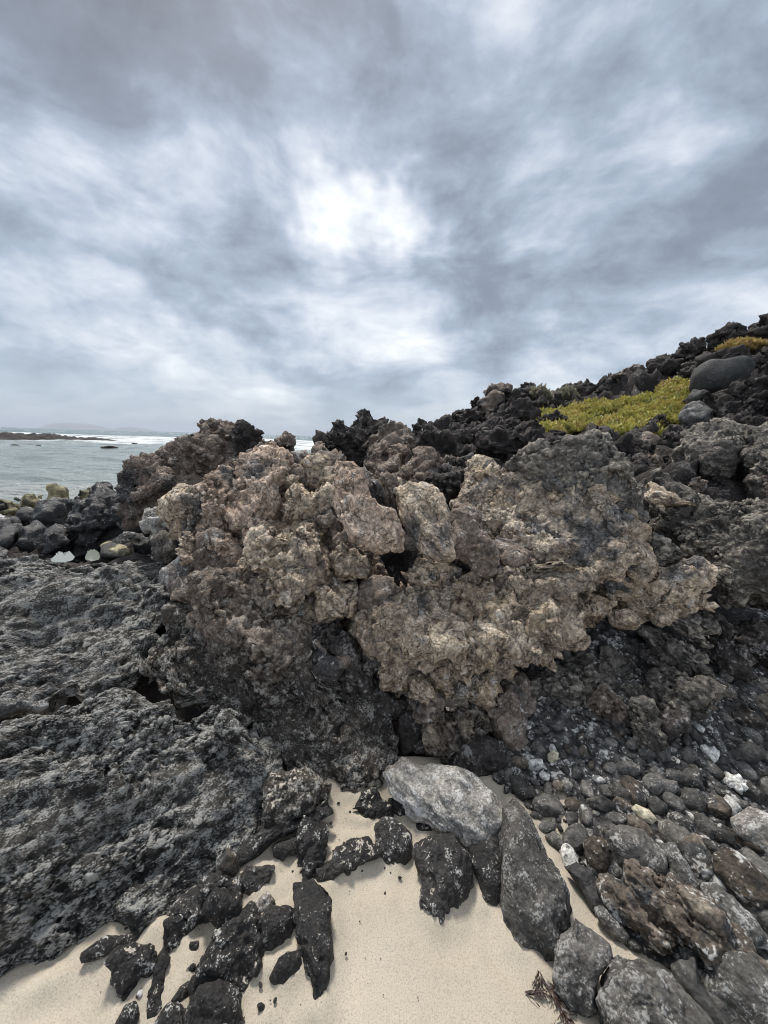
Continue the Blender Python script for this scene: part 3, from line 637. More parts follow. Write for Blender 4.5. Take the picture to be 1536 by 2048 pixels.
lump('lower_wedge', '0:866,1436 900,1418 958,1394 986,1406 981,1458 950,1488 944,1522 915,1536 880,1522 858,1492', 'g.0', 'Y1.78', 'tan', th=.6, style='tanlobe', aniso=((1, 0, .6), 2.2))
lump('rounded_block', '2:968,1050 1040,960 1150,912 1250,945 1290,1010 1295,1100 1230,1170 1110,1165 1000,1110', 'Y1.98', 'Y2.12', 'tan', th=.75, grow=1.0, style='tanlobe')
lump('upper_block', '2:0,420 60,340 160,310 240,340 300,400 250,445 120,435', 'Y2.55', 'Y2.75', 'redtan', th=.7)
lump('upper_block', '2:60,290 110,272 155,320 140,355 70,345', 'Y2.9', 'Y3.0', 'brown', th=.8)
lump('flank_block', '2:-165,840 -60,828 62,870 60,1000 0,1062 -100,1042 -172,940', 'Y2.02', 'Y2.24', 'redtan', th=.7, style='knobby')
lump('gap_block', '2:450,710 555,640 600,740 585,830 500,785', 'Y2.16', 'Y2.3', 'brown', th=.6, style='slab')
lump('gap_block', '2:540,790 640,772 722,880 640,925 560,875', 'Y2.1', 'Y2.2', 'brown', th=.7)
lump('gap_block', '2:1290,1010 1372,1060 1440,1150 1420,1255 1340,1232 1288,1130', 'Y2.0', 'Y2.1', 'brown', th=.7)
lump('gap_block', '2:1262,800 1350,850 1442,960 1422,1062 1330,1012 1280,920', 'Y2.1', 'Y2.22', 'brown', th=.6)
lump('lower_block', '2:1420,875 1480,850 1560,860 1600,960 1560,1050 1480,990', 'Y2.03', 'Y2.12', 'tan', th=.7, style='slab')
lump('gap_block', '2:1230,665 1310,650 1318,790 1250,765', 'Y2.2', 'Y2.3', 'tan', th=.7)
lump('hanging_knob', '5:752,450 830,415 905,480 885,552 800,525', 'Y1.68', 'Y1.74', 'tan', core=False, th=.7)
lump('hanging_knob', '5:925,505 1000,465 1062,520 1072,592 1000,602 938,572', 'Y1.66', 'Y1.72', 'tan', core=False, th=.7)
lump('hanging_knob', '5:1090,500 1160,485 1185,550 1120,582', 'Y1.66', 'Y1.71', 'tan', core=False, th=.7)
lump('hanging_knob', '5:1195,475 1300,435 1345,510 1260,592 1208,572', 'Y1.66', 'Y1.72', 'tan', core=False, th=.7)
lump('hanging_knob', '5:1335,405 1455,345 1490,430 1420,522 1358,542', 'Y1.68', 'Y1.76', 'tan', core=False, th=.7)
lump('front_fold', '5:680,260 760,215 900,240 1000,300 980,360 860,380 740,350', 'Y1.74', 'Y1.84', 'tan', core=False, th=.5)
lump('front_fold', '5:1000,330 1100,280 1240,290 1330,350 1300,430 1150,450 1020,410', 'Y1.71', 'Y1.80', 'tan', core=False, th=.5)
lump('front_fold', '5:880,120 1000,90 1130,130 1160,220 1050,270 930,220', 'Y1.84', 'Y1.94', 'tan', core=False, th=.5)
items, MASS = MASS, None
grow_mass('rock_mass', items, oc, relax=2, aniso=((.85, -.25, .35), 1.25))
for nm, pts_, b_, t_, mt, lb, st, ro, own in PENDING:
    if nm != 'rock_core': lobe(nm, pts_, b_, t_, mt, lb, style=st, amp=ro, **own)
lobe('hanging_tooth', '0:806,1372 850,1366 884,1390 876,1420 856,1444 832,1414', 'Y1.72', 'Y1.78', 'brown', th=.7, style='clinker')
lobe('tilted_slab', '2:585,470 600,405 660,400 740,430 770,520 790,640 860,680 940,720 972,790 970,890 920,918 820,890 720,840 650,760 590,640 578,560', 'Y1.86', 'Y2.18', 'redtan', th=.55, grow=1.10, amp=.55, p=.55, style='slab', aniso=((1, 0, .45), 2.0), label='reddish slab tilted beside the dark gap')
lobe('rear_slab', '2:700,430 760,405 850,460 910,520 930,600 960,700 930,740 850,670 790,560', 'Y2.12', 'Y2.30', 'brown', th=.5, grow=1.12, style='slab', aniso=((1, 0, .45), 2.5))
lobe('leaning_slab', '2:928,560 960,530 1040,522 1130,560 1200,620 1245,720 1270,840 1290,960 1200,930 1120,890 1050,800 1000,720 950,640', 'Y1.85', 'Y2.17', 'tan', th=.5, grow=1.07, amp=.55, p=.55, style='slab', aniso=((1, 0, .6), 2.4), label='tan slab leaning over the dark gap')
lobe('slab_tip', '2:875,470 920,455 955,480 965,540 930,560 890,520', 'Y2.50', 'Y2.55', 'tan', th=.7, style='slab')
lobe('rubble_block', '5:255,330 300,280 360,270 395,340 380,400 320,425 265,390', 'Y1.72', 'Y1.78', 'tan', th=.8, style='tanlobe')
lobe('rubble_block', '5:350,270 400,235 440,290 490,350 450,410 400,400', 'Y1.74', 'Y1.82', 'brown', th=.7, style='tanlobe')
lobe('rubble_block', '5:410,440 480,390 580,380 575,440 500,470', 'Y1.70', 'Y1.74', 'brown', th=.8, style='tanlobe')
lobe('grey_block', '1:830,700 850,650 950,640 1020,690 1030,790 960,830 870,800', 'Y2.6', 'Y2.75', 'greywhite', th=.8, style='tanlobe', label='grey weathered block')
lobe('grey_block', '1:890,830 960,805 1060,850 1095,920 1010,960 930,930', 'Y2.45', 'Y2.58', 'ledge', th=.8, style='boulder')
lobe('knob', '3:475,1460 560,1425 660,1440 700,1490 660,1540 560,1550 490,1510', 'Y1.98', 'Y2.02', 'tan', th=.9, style='tanlobe')
lobe('corner_block', '3:810,1340 860,1290 960,1320 1060,1400 1040,1460 900,1460 820,1420', 'Y2.12', 'Y2.2', 'ledge', th=.7, style='slab')
lobe('knob', '3:1050,1490 1100,1455 1160,1480 1165,1540 1100,1570 1060,1540', 'Y1.96', 'Y1.99', 'tan', th=.9, style='tanlobe')

rock('lens_stone', 'smooth oval tan stone wedged under the cracked face', 'stone', '11:165,215 200,180 300,165 400,200 443,250 425,310 380,335 250,320 180,280', 'Y1.86', 'Y1.90', 'tan', th=.7, style='slab', amp=.5, aniso=((0, 0, 1), 2.2))
rock('overhanging_boulder', 'dark lava boulder with a pale flat rim overhanging a black hollow', 'rock', '0:1282,985 1290,964 1330,972 1372,1000 1430,1014 1500,1020 1640,1060 1680,1200 1560,1218 1500,1204 1452,1216 1420,1178 1392,1128 1350,1104 1300,1076', 'Y2.12', 'Y2.62', 'ledge', th=.6, style='knobby', nmax=240)
rock('pale_ledge', 'cream topped flat rock on the rim of the overhanging boulder', 'rock', '3:800,1050 818,985 870,985 950,1018 1070,1085 1150,1120 1060,1130 930,1105 850,1085', 'Y2.44', 'Y2.56', 'tan', th=.3, style='slab', amp=.7)

# lava blocks on the cobbles below the overhang
GB = 'lava blocks on the cobbles'
rock('layered_block', 'thin layered ledge block tucked directly under the rough overhang', 'rock', '11:520,250 650,205 800,200 1000,180 1060,280 1105,400 1050,450 980,470 900,400 800,340 640,280', 'Y1.92', 'Y2.02', 'ledge', GB, th=.7, style='slab', aniso=((.3, 0, 1), 2.2))
rock('layered_block', 'long diagonal grey slab with a pale lit edge below the overhang', 'rock', '11:480,360 540,330 640,340 760,400 850,480 950,560 1000,640 1010,740 1045,830 1000,815 900,745 820,690 740,645 640,620 560,540 500,420', 'Y1.72', 'Y1.98', 'ledge', GB, th=.75, style='slab', aniso=((.7, 0, 1), 2.4))
rock('layered_block', 'dark shaly slab under the long diagonal grey slab', 'rock', '11:410,500 520,495 620,600 760,650 870,710 780,770 640,740 500,680', 'Y1.74', 'Y1.86', 'dark', GB, th=.8, style='slab', aniso=((.6, 0, 1), 2.4))
rock('lava_block', 'broad rough grey block in the middle of the cobbles', 'rock', '11:500,900 520,760 640,700 760,710 900,790 1010,830 1050,930 1095,970 1020,1050 900,1080 800,1050 660,1060 560,1010', 'g.06', 'g.2', 'ledge', GB, th=.6, style='slab', aniso=((-.4, 0, 1), 1.6))
rock('lava_block', 'small grey block hanging below the broad rough block', 'rock', '11:610,1090 700,1045 840,1050 865,1110 830,1210 740,1290 640,1300 600,1200', 'g.0', 'g.14', 'dark', GB, th=.7, style='slab')
rock('lava_block', 'tall narrow grey block with twisted bands on the cobbles', 'rock', '11:285,990 360,940 460,960 540,1040 590,1130 600,1210 575,1310 500,1360 400,1345 330,1240 380,1140 300,1060', 'g.0', 'g.18', 'ledge', GB, th=.7, style='slab', aniso=((1, 0, .7), 2.4))
rock('lava_block', 'dark angular block behind the white speckled cobble pair', 'rock', '11:1010,500 1080,450 1200,470 1320,560 1332,640 1342,730 1300,752 1240,705 1120,655 1000,620', 'g.05', 'g.14', 'dark', GB, th=.7, style='slab', facets=4)
rock('lava_block', 'flat cracked dark block beside the small finger shaped pebble', 'rock', '11:1180,1000 1250,940 1340,940 1440,1040 1525,1170 1450,1212 1350,1220 1240,1150 1190,1080', 'g.02', 'g.1', 'dark', GB, th=.6, style='slab')
rock('lava_block', 'pale patched rough block at the picture edge above the cobbles', 'rock', '11:1330,910 1450,868 1560,870 1640,960 1640,1080 1540,1100 1440,1020', 'g.04', 'g.14', 'ledge', GB, th=.7, style='clinker')
rock('lava_block', 'round dark lava lump in the mouth of the hollow', 'rock', '11:1400,380 1440,310 1520,300 1580,380 1560,470 1430,455', 'g.04', 'g.16', 'dark', GB, th=.9, style='clinker')
rock('lava_block', 'crumbly dark slope of lava under the broad overhang', 'rock', '0:1030,1330 1090,1290 1180,1265 1260,1250 1300,1290 1290,1340 1280,1400 1240,1420 1180,1420 1100,1410 1040,1400', 'g.0', 'Y2.45', 'ledge', GB, th=.28, style='clinker')
rock('lava_block', 'brown lava knob between the pale lobe and the cobbles', 'rock', '0:985,1400 1010,1360 1040,1350 1044,1400 1040,1440 1050,1480 1010,1500 990,1470', 'g.0', 'Y1.86', 'brown', GB, th=.7, style='clinker')
rock('lava_block', 'rusty flat lava knob lying among the small cobbles', 'rock', '6:560,600 640,560 740,590 790,680 740,760 640,760 580,690', 'g.0', 'g.1', 'brown', GB, th=.7, style='clinker')
rock('lava_block', 'dark lava lump just inside the shaded hollow', 'rock', '0:1440,1260 1480,1235 1560,1240 1600,1300 1560,1340 1480,1340 1440,1310', 'Y1.9', 'Y2.05', 'dark', GB, th=.8, style='clinker')
rock('lava_block', 'grey brown lump leaning on the layered ledge block', 'rock', '0:1405,1235 1440,1225 1465,1250 1475,1290 1440,1310 1410,1290', 'Y1.86', 'Y1.95', 'dark', GB, th=.8, style='clinker')
rock('cavern_wall', 'black rough wall at the back of the hollow', 'rock', '0:1290,1120 1420,1140 1700,1140 1800,1300 1700,1380 1500,1380 1380,1330 1280,1260', 'Y2.6', 'Y3.0', 'dark', None, th=.4, front=.05, style='clinker', nmax=44)

# ------------------------------------------------------------------ dark benches
rock('lava_bench', 'large dark pitted lava bench sloping down into the sand', 'rock', '0:-260,1450 60,1416 172,1404 250,1400 330,1408 430,1408 486,1440 542,1502 556,1560 542,1620 510,1700 448,1775 392,1822 304,1880 200,1916 162,1934 62,1976 0,1990 -260,2070',
     pl=((0, 1965, 'z-.01'), (560, 1650, 'z-.01'), (200, 1402, 'z.40')), mat='bench', th=.3, front=.10, style='bench', aniso=((-.35, .5, .75), 1.5), nmax=218, dens=1.2, p=.62)
rock('lava_bench', 'flat grey speckled lava bench behind the larger sloping one', 'rock', '0:-320,1112 0,1112 120,1124 200,1140 280,1136 342,1128 372,1150 354,1202 314,1268 286,1324 254,1364 182,1388 100,1404 0,1410 -320,1446',
     pl=((0, 1402, 'z.28'), (330, 1290, 'z.36'), (150, 1116, 'z.62')), mat='bench', th=.25, front=.06, style='bench', aniso=((-.35, .5, .75), 1.5), nmax=300, dens=1.15, p=.62)
rock('lava_bench', 'black speckled clinker bank running down from the brown skirt', 'rock', '0:290,1330 335,1240 385,1180 440,1180 520,1260 600,1330 700,1380 790,1420 810,1480 790,1540 740,1590 680,1600 610,1570 555,1540 500,1440 420,1402 330,1392',
     'g-.02', 'Y2.06', 'clinker', th=.32, front=.05, style='clinker', nmax=300, dens=1.15, aniso=((.5, 0, 1), 1.5))
rock('lava_slab', 'smooth grey slab sliver in the cleft between the two benches', 'rock', '4:-60,660 0,640 100,600 180,578 285,590 270,650 130,692 0,715 -60,730', 'z.34', 'z.42', 'grey', th=.6, style='boulder')
rock('lava_slab', 'small blue grey wedge beside the slab sliver in the cleft', 'rock', '4:10,770 40,720 90,698 150,705 160,750 60,800', 'z.36', 'z.42', 'grey', th=.6, style='boulder')
rock('lava_slab', 'pale pointed grey rock set against the brown skirt', 'rock', '10:405,370 460,300 550,265 590,330 575,470 500,520 440,450', 'Y2.02', 'Y2.12', 'greywhite', th=.7, style='boulder')
rock('lava_slab', 'worn grey knob on the upper corner of the large bench', 'rock', '4:1180,740 1215,670 1290,660 1360,730 1430,830 1500,910 1440,930 1340,860 1240,840', 'z.24', 'z.34', 'bench', th=.5, style='bench')
GK = 'black rocks at the sand edge'
def blackrock(label, pts, b='g-.02', t='g.07', mat='black', **kw):
    kw.setdefault('style', 'ragged'); kw.setdefault('th', .6); kw.setdefault('dens', 1.2); kw.setdefault('grow', 1.16); kw.setdefault('amp', .62)
    return rock('beach_rock', label, 'rock', pts, b, t, mat, GK, **kw)
blackrock('black dagger shaped rock pointing down the sand', '7:1300,440 1370,432 1440,480 1450,600 1445,740 1420,850 1395,970 1365,970 1360,850 1330,750 1310,600 1290,500', t='g.08', facets=2)
blackrock('upright black rock above the dagger shaped one', '7:1325,150 1400,140 1430,230 1405,330 1380,420 1330,420 1310,260', t='g.10', facets=2)
blackrock('crooked black rock leading up from the dagger shaped one', '7:1390,370 1450,320 1520,240 1600,220 1630,280 1560,340 1490,370 1440,440 1400,430', t='g.06')
blackrock('angular black rock with a white sandy top', '7:1050,410 1085,335 1195,345 1180,400 1130,470 1090,465', t='g.05')
blackrock('short black rock hooked over the sand inlet', '7:1205,250 1300,200 1345,220 1320,280 1250,280 1225,325', t='g.06')
blackrock('dark rounded rock at the foot of the large bench', '7:900,520 950,440 1040,470 1060,540 1000,610 960,610', t='g.10')
blackrock('oval black rock standing off the bench edge', '7:720,590 790,545 850,600 840,660 740,705 715,650', t='g.06')
blackrock('long flat black rock with sand in its hollows', '7:860,870 920,700 1000,600 1120,580 1135,760 1070,890 1020,895 960,850', t='g.08')
blackrock('black dome rock cut by the lower picture edge', '7:840,1000 880,880 960,850 1030,900 1070,1060 1000,1140 860,1120', t='g.08')
blackrock('square black rock beside the dagger shaped one', '7:1130,580 1180,520 1270,520 1290,600 1250,680 1150,680', t='g.07')
blackrock('small ragged black rock left of the dagger tip', '7:1190,820 1230,740 1310,720 1335,790 1290,830 1230,860', t='g.04')
blackrock('wedge of black rock at the sand corner below the bench', '7:490,740 590,690 675,690 670,770 610,850 550,910 515,850', t='g.07')
blackrock('thin chain of black rock lying in the sand', '7:690,760 720,700 752,740 725,850 705,960 655,1010 640,910', t='g.04')
blackrock('small oval pitted rock beside the thin black chain', '7:755,920 790,860 832,838 835,900 780,955', t='g.03')
blackrock('little black nub between two larger black rocks', '7:818,795 850,765 872,805 830,818', t='g.03')
blackrock('small brown pitted rock in the sand', '7:815,745 835,680 870,668 868,710 840,748', t='g.03')
blackrock('black rock at the lower edge beside the sand corner', '7:515,1030 550,960 590,940 605,980 585,1060 530,1080', t='g.05')
blackrock('low black rock at the lower edge beside the dome', '7:690,1040 750,960 830,990 845,1050 760,1100 690,1080', t='g.05')
blackrock('round speckled pebble alone on the sand', '7:598,915 615,888 638,905 618,942', t='g.02', mat='brownpebble')
blackrock('tiny dark pebble near the long flat rock', '7:1142,785 1158,753 1178,785 1160,805', t='g.02', mat='brownpebble')
blackrock('tiny dark chip beside the dagger shaped rock', '7:1133,950 1150,942 1168,968 1155,978', t='g.015')
blackrock('tiny dark chip in the upper sand inlet', '7:1230,425 1243,408 1256,420 1245,440', t='g.015')
blackrock('brown rounded rock jutting from the bench flank', '7:958,330 1000,260 1045,330 1000,395 965,370', t='g.14', mat='brownpebble')
blackrock('white spotted thin rock beside the square black one', '7:1100,520 1165,462 1198,485 1130,570', t='g.03', mat='greywhite')
blackrock('long black rock hanging from the pale boulder into the sand', '8:345,330 400,320 450,390 460,470 410,560 395,610 350,615 300,555 305,480 275,400 280,360', t='g.09', mat='black')
blackrock('smooth black knob at the head of the sand tongue', '8:135,280 165,258 215,270 245,310 252,380 200,415 160,400 138,340', t='g.07', style='boulder')
blackrock('ragged black rock reaching into the sand tongue', '8:-20,360 40,330 110,340 148,370 120,390 60,400 20,440 -20,460', t='g.06')
blackrock('ragged black rock ringed by sand below the pale boulder', '8:262,290 285,265 320,275 335,295 300,320 270,310', t='g.03')
blackrock('black rock between two sand inlets under the clinker bank', '8:45,210 80,160 130,150 150,200 130,250 90,265', t='g.06')
blackrock('black rock tucked under the pale boulder tip', '8:180,180 220,165 262,215 262,255 215,240 175,215', t='g.05')
blackrock('small upright black rock at the top of the sand tongue', '8:130,215 150,185 185,200 185,250 150,262 132,245', t='g.06')
blackrock('ragged black rock along the clinker foot', '0:520,1640 545,1560 610,1545 660,1570 650,1620 600,1660 560,1690 525,1700', t='g.14', mat='clinker', style='clinker')
blackrock('black fringe of rock along the foot of the large bench', '7:780,520 860,440 960,380 1040,420 1050,480 960,505 900,545 830,565', t='g.10', mat='black')
blackrock('long black fringe running up the flank of the large bench', '7:1010,320 1090,215 1200,165 1330,110 1410,50 1430,120 1330,170 1240,205 1150,240 1070,310 1040,370', t='g.12', mat='black')
blackrock('thin black fringe where the bench dips under the sand', '7:370,715 470,655 560,640 640,600 720,565 730,590 640,645 540,690 460,720 390,745', t='g.05', mat='black')
blackrock('low black rock between the oval rock and the bench foot', '7:830,500 890,490 910,560 860,600 840,560', t='g.05', mat='black')
blackrock('black rock joining the square one to the long flat one', '7:1040,560 1100,500 1140,540 1120,620 1050,640', t='g.05', mat='black')
blackrock('black broken rock under the hanging tooth', '5:890,700 960,670 1020,700 1025,770 960,850 900,880 880,800', t='g.12', mat='dark', style='boulder', facets=3)
blackrock('dark rounded cobble beneath the hanging tooth', '5:950,850 1000,820 1030,850 1010,890 960,890', t='g.05', mat='dark', style='boulder')
blackrock('black rock filling the corner behind the pale streaked boulder', '0:880,1500 940,1482 1000,1488 1012,1530 950,1552 890,1532', t='g.06', mat='dark', style='boulder')
blackrock('grey rock beside the foot of the tan wedge', '5:1250,940 1290,870 1340,880 1360,940 1310,980', t='g.07', mat='grey', style='boulder')
blackrock('flat black rock beneath the clinker bank', '5:350,1050 430,1000 500,1080 470,1170 400,1180', t='g.12', mat='clinker', style='clinker')

# ------------------------------------------------------------------ boulders and cobbles
GC = 'boulders along the sand tongue'
def boulder(label, pts, b='g-.01', t='g.1', mat='boulder', **kw):
    kw.setdefault('style', 'boulder'); kw.setdefault('th', .7); kw.setdefault('dens', 1.2); kw.setdefault('grow', 1.06); kw.setdefault('amp', .62)
    return rock('boulder', label, 'boulder', pts, b, t, mat, GC, **kw)
boulder('pale grey and white streaked boulder at the head of the sand tongue', '8:160,88 180,60 230,54 300,68 400,84 470,95 530,140 590,220 600,270 582,310 552,340 536,374 490,356 440,332 380,305 330,265 260,215 200,150', t='g.15', th=.5, mat='greywhite', p=.7, aniso=((.8, .3, 1), 1.8))
boulder('tall dark grey boulder sloping down to the sand tongue', '8:575,330 575,205 620,186 662,232 740,370 790,450 820,530 826,620 782,700 742,786 680,742 622,692 584,612 565,540 585,500 590,420', t='g.12', grow=1.0, p=.68, aniso=((1, .3, 0), 1.6))
boulder('black flank rock under the pale streaked boulder', '8:470,362 550,325 588,400 592,500 562,570 522,550 500,480', t='g.10', mat='black')
boulder('dark boulder below the tall one with white salt spots', '8:840,598 900,640 970,700 986,760 945,810 930,930 850,936 785,900 772,800 782,715', t='g.15')
boulder('wide grey boulder cut off by the lower picture edge', '8:940,840 1000,762 1080,768 1180,820 1235,885 1330,983 1360,1120 1150,1180 945,1120', t='g.18', p=.7)
boulder('slim blue black boulder between two grey ones', '8:1180,770 1215,755 1275,752 1300,830 1350,900 1410,970 1430,1030 1350,1010 1255,895 1192,825', t='g.10', mat='smooth')
boulder('rounded boulder with a pale sandy cap at the lower corner', '8:1320,830 1345,762 1400,740 1480,768 1560,840 1600,930 1560,1000 1480,972 1385,905', t='g.14', mat='grey')
boulder('layered brown rock lying among the cobbles', '8:940,490 980,445 1060,430 1150,470 1240,520 1320,580 1370,650 1365,732 1280,722 1180,692 1090,662 1010,622 960,560', t='g.12', mat='brownpebble', style='slab', aniso=((.6, .3, 1), 2.4))
boulder('blue black pitted rock beside the layered brown one', '8:800,420 850,395 905,440 945,520 955,575 905,575 860,505', t='g.07', mat='shore')
boulder('white speckled strip of rock below the blue black one', '8:915,575 955,560 1000,610 1042,670 1030,700 985,690 940,635', t='g.05', mat='grey')
boulder('dark rounded boulder with white flecks above the layered one', '8:960,300 1010,280 1090,300 1160,370 1176,440 1120,455 1060,430 985,420', t='g.10', mat='pebble')
boulder('oval brown grey boulder beside the flecked one', '8:885,335 905,308 945,305 982,350 975,412 930,445 898,405', t='g.09', mat='brownpebble')
boulder('slim light grey boulder standing between dark ones', '8:1150,345 1200,342 1250,420 1292,500 1290,546 1235,505 1182,432', t='g.08', mat='grey')
boulder('blotched grey and cream boulder lying near the corner', '8:1305,495 1350,484 1420,530 1500,620 1528,690 1490,712 1420,660 1340,572', t='g.09', mat='grey')
boulder('small grey oval beside the blotched boulder', '8:1362,635 1398,614 1442,680 1438,722 1385,700', t='g.05', mat='smooth')
boulder('long brown grey boulder at the picture edge', '8:1330,385 1400,365 1480,430 1545,500 1600,600 1520,590 1400,505 1340,440', t='g.10', mat='brownpebble')
boulder('brown rough rock above the slim grey boulder', '8:1220,335 1280,308 1342,390 1338,460 1290,476 1240,412', t='g.08', mat='brownpebble', style='slab')
boulder('large pale grey boulder at the picture edge', '8:1410,252 1470,205 1560,230 1640,300 1620,400 1520,370 1430,312', t='g.12', mat='greywhite')
boulder('dark flattish cobble with salt flecks below the pale one', '8:1320,295 1370,272 1428,300 1422,346 1350,330', t='g.05', mat='pebble')
boulder('broad dark angular cobble amid the beach', '8:1155,255 1220,225 1288,262 1262,312 1200,322', t='g.07', mat='pebble', facets=4)
boulder('brown grey cobble under the large corner boulders', '8:1395,725 1450,715 1530,760 1600,830 1560,850 1480,770', t='g.06', mat='brownpebble')
GP = 'cobbles on the beach'
def cobble(label, pts, b='g-.005', t='g.035', mat='pebble', **kw):
    kw.setdefault('style', 'stone'); kw.setdefault('th', .75); kw.setdefault('dens', 1.2)
    return rock('cobble', label, 'cobble', pts, b, t, mat, GP, **kw)
cobble('smooth pale oval cobble near the picture edge', '8:1360,190 1385,160 1430,175 1445,215 1420,245 1385,228', mat='white')
cobble('white crusted lumpy cobble above the pale oval one', '8:1360,122 1390,92 1450,100 1470,135 1440,160 1390,148', mat='white', style='ragged')
cobble('yellow cream cobble shaped like a pear', '8:1040,208 1060,190 1112,215 1141,250 1122,270 1078,257', mat='yellow')
cobble('smooth dark cobble next to the yellow cream one', '8:1095,180 1130,160 1180,200 1162,240 1120,236', mat='smooth')
cobble('rounded dark cobble above the yellow cream one', '8:960,132 990,115 1050,160 1040,200 990,190')
cobble('blocky dark cobble with white flecks', '8:880,172 940,160 1000,200 950,226 885,212', facets=4)
cobble('white coral chunk among the cobbles', '6:1180,860 1240,850 1278,885 1262,920 1240,955 1215,920 1190,895', mat='white', style='ragged')
cobble('brown cream cobble beside the tan wedge foot', '6:325,900 350,878 390,890 385,930 345,955 328,935', mat='yellow')
cobble('round grey cobble below the long brown one', '8:1425,360 1455,342 1495,370 1480,396 1440,390', mat='smooth')
cobble('white flecked long cobble by the dark angular block', '11:1040,770 1080,760 1160,800 1240,830 1276,900 1250,942 1190,922 1140,882 1080,870', mat='greywhite', style='ragged')
cobble('white flecked blocky cobble by the dark angular block', '11:1110,720 1150,690 1230,700 1246,750 1220,800 1140,782', mat='greywhite')
cobble('small finger shaped pebble', '11:1150,1140 1180,1124 1238,1220 1220,1238 1180,1200', mat='smooth')
cobble('bent grey cobble beside the finger shaped pebble', '11:1115,1260 1150,1220 1230,1260 1322,1290 1310,1312 1180,1302', mat='smooth')
cobble('salt crusted round cobble under the overhang', '11:0,800 40,755 100,780 112,850 70,902 10,900', mat='greywhite')
cobble('dull round cobble beside the salt crusted one', '11:110,765 180,725 242,760 232,830 160,850 112,810', mat='smooth')
cobble('curved dark cobble under the overhang', '11:165,722 230,680 330,640 356,680 300,732 200,750', mat='smooth')
cobble('small grey ball of stone under the overhang', '11:392,900 430,868 466,890 452,936 405,932', mat='grey')
cobble('white streaked black cobble under the overhang', '11:330,800 380,775 442,820 430,862 350,862', mat='pebble')
cobble('flat oval cobble before the twisted grey block', '11:190,1212 260,1175 330,1190 312,1250 210,1262', mat='smooth')
cobble('dark oval cobble below the small hanging block', '11:840,1212 900,1195 972,1280 960,1322 890,1292', mat='smooth')
cobble('big dark cobble beside the white coral chunk', '6:1040,880 1090,850 1150,890 1155,930 1110,955 1060,940')
cobble('wide dark cobble at the picture edge above the coral', '6:1315,885 1370,845 1440,835 1520,880 1530,920 1440,960 1350,935', mat='smooth')
cobble('dark heart shaped cobble in the beach middle', '6:895,880 940,840 1000,855 1002,940 950,950')
cobble('grey oval cobble in the beach middle', '6:885,985 920,965 978,1005 975,1035 920,1030', mat='grey')
cobble('dark cobble with a pale ring above the yellow pear one', '6:655,1080 700,1055 790,1120 780,1160 720,1180 670,1130')
cobble('large dark rough cobble left of the pale oval one', '6:1040,1010 1100,970 1180,985 1185,1060 1200,1120 1120,1090 1060,1060', facets=3)
cobble('dark folded cobble in the beach middle', '6:910,1060 960,1035 1040,1045 1055,1100 1000,1140 940,1110')
cobble('flecked wide cobble beside the yellow pear one', '6:1030,1150 1080,1085 1160,1095 1210,1180 1170,1220 1080,1200')
cobble('pale topped cobble by the tall dark boulder', '6:395,1060 430,1042 470,1070 460,1100 410,1095', mat='greywhite')
cobble('rounded grey pebble below the flat oval cobble', '6:520,800 545,770 585,780 588,810 550,825', mat='grey')

# ------------------------------------------------------------------ rocks behind the outcrop
GR = 'lava crags behind the outcrop'
def crag(label, pts, b, t, mat='crag', **kw):
    kw.setdefault('style', 'clinker'); kw.setdefault('S', 1.35); kw.setdefault('amp', 1.1); kw.setdefault('facets', 3); kw.setdefault('th', .7)
    return rock('lava_crag', label, 'rock', pts, b, t, mat, GR, **kw)
crag('broad brown lava crag above the black shore rocks', '0:222,985 235,962 255,937 290,930 318,938 345,935 400,950 430,985 390,1004 330,1016 280,1022 236,1016', 'Y3.4', 'Y3.9', style='tanlobe')
crag('sloping brown lava crag running up to the pinnacle', '0:312,945 318,916 345,912 372,922 386,904 402,880 430,865 465,866 500,874 522,900 545,935 500,968 440,985 380,970', 'Y3.6', 'Y4.5', style='knobby')
crag('tallest rough pinnacle on the horizon line', '0:468,890 472,852 483,838 500,848 516,866 523,890 505,905 480,905', 'Y3.9', 'Y4.0', 'hill', th=1.0, style='jag', S=.8)
crag('small leaning pinnacle seen against the surf', '0:536,912 548,887 560,870 575,866 588,876 588,902 575,916 550,918', 'Y3.9', 'Y4.0', 'brown', th=1.0, style='jag', S=.8)
crag('low brown lump between the two pinnacles', '0:495,905 512,893 533,900 542,925 515,935 495,925', 'Y4.1', 'Y4.2')
crag('dark lump in front of the surf gap', '0:606,925 620,900 645,890 662,905 670,928 640,945 612,942', 'Y4.2', 'Y4.5', 'brown')
crag('dark crag with a pointed spike at its end', '0:645,898 650,866 660,849 673,866 690,858 718,855 737,845 757,852 770,864 778,892 762,922 735,938 700,932 664,918', 'Y4.7', 'Y5.3', 'hill', style='jag', S=1.6)
crag('rounded rough crag next to the spiked one', '0:728,890 752,872 772,858 800,864 826,872 838,905 822,945 780,955 745,935', 'Y4.3', 'Y4.9', 'brown')
crag('brown crag just behind the leaning slabs', '0:735,915 770,895 812,905 820,950 790,985 750,975', 'Y3.6', 'Y3.9')
crag('wide brown crag behind the leaning slabs', '0:795,960 812,930 850,918 892,925 905,960 880,990 830,995', 'Y3.3', 'Y3.7')
crag('dark hollowed crag beside the cracked face', '0:868,965 890,945 925,940 955,955 945,1000 920,1025 885,1015', 'Y2.8', 'Y3.1', 'hill')
crag('dark rocky bank below the ridge stones', '0:820,900 850,870 890,862 930,880 950,920 930,950 880,945 840,930', 'Y5.2', 'Y6', 'hill', style='jag')
crag('brown lump peeping over the upper lobes', '0:580,930 620,925 680,928 700,945 650,960 590,955', 'Y3.3', 'Y3.5', 'brown')
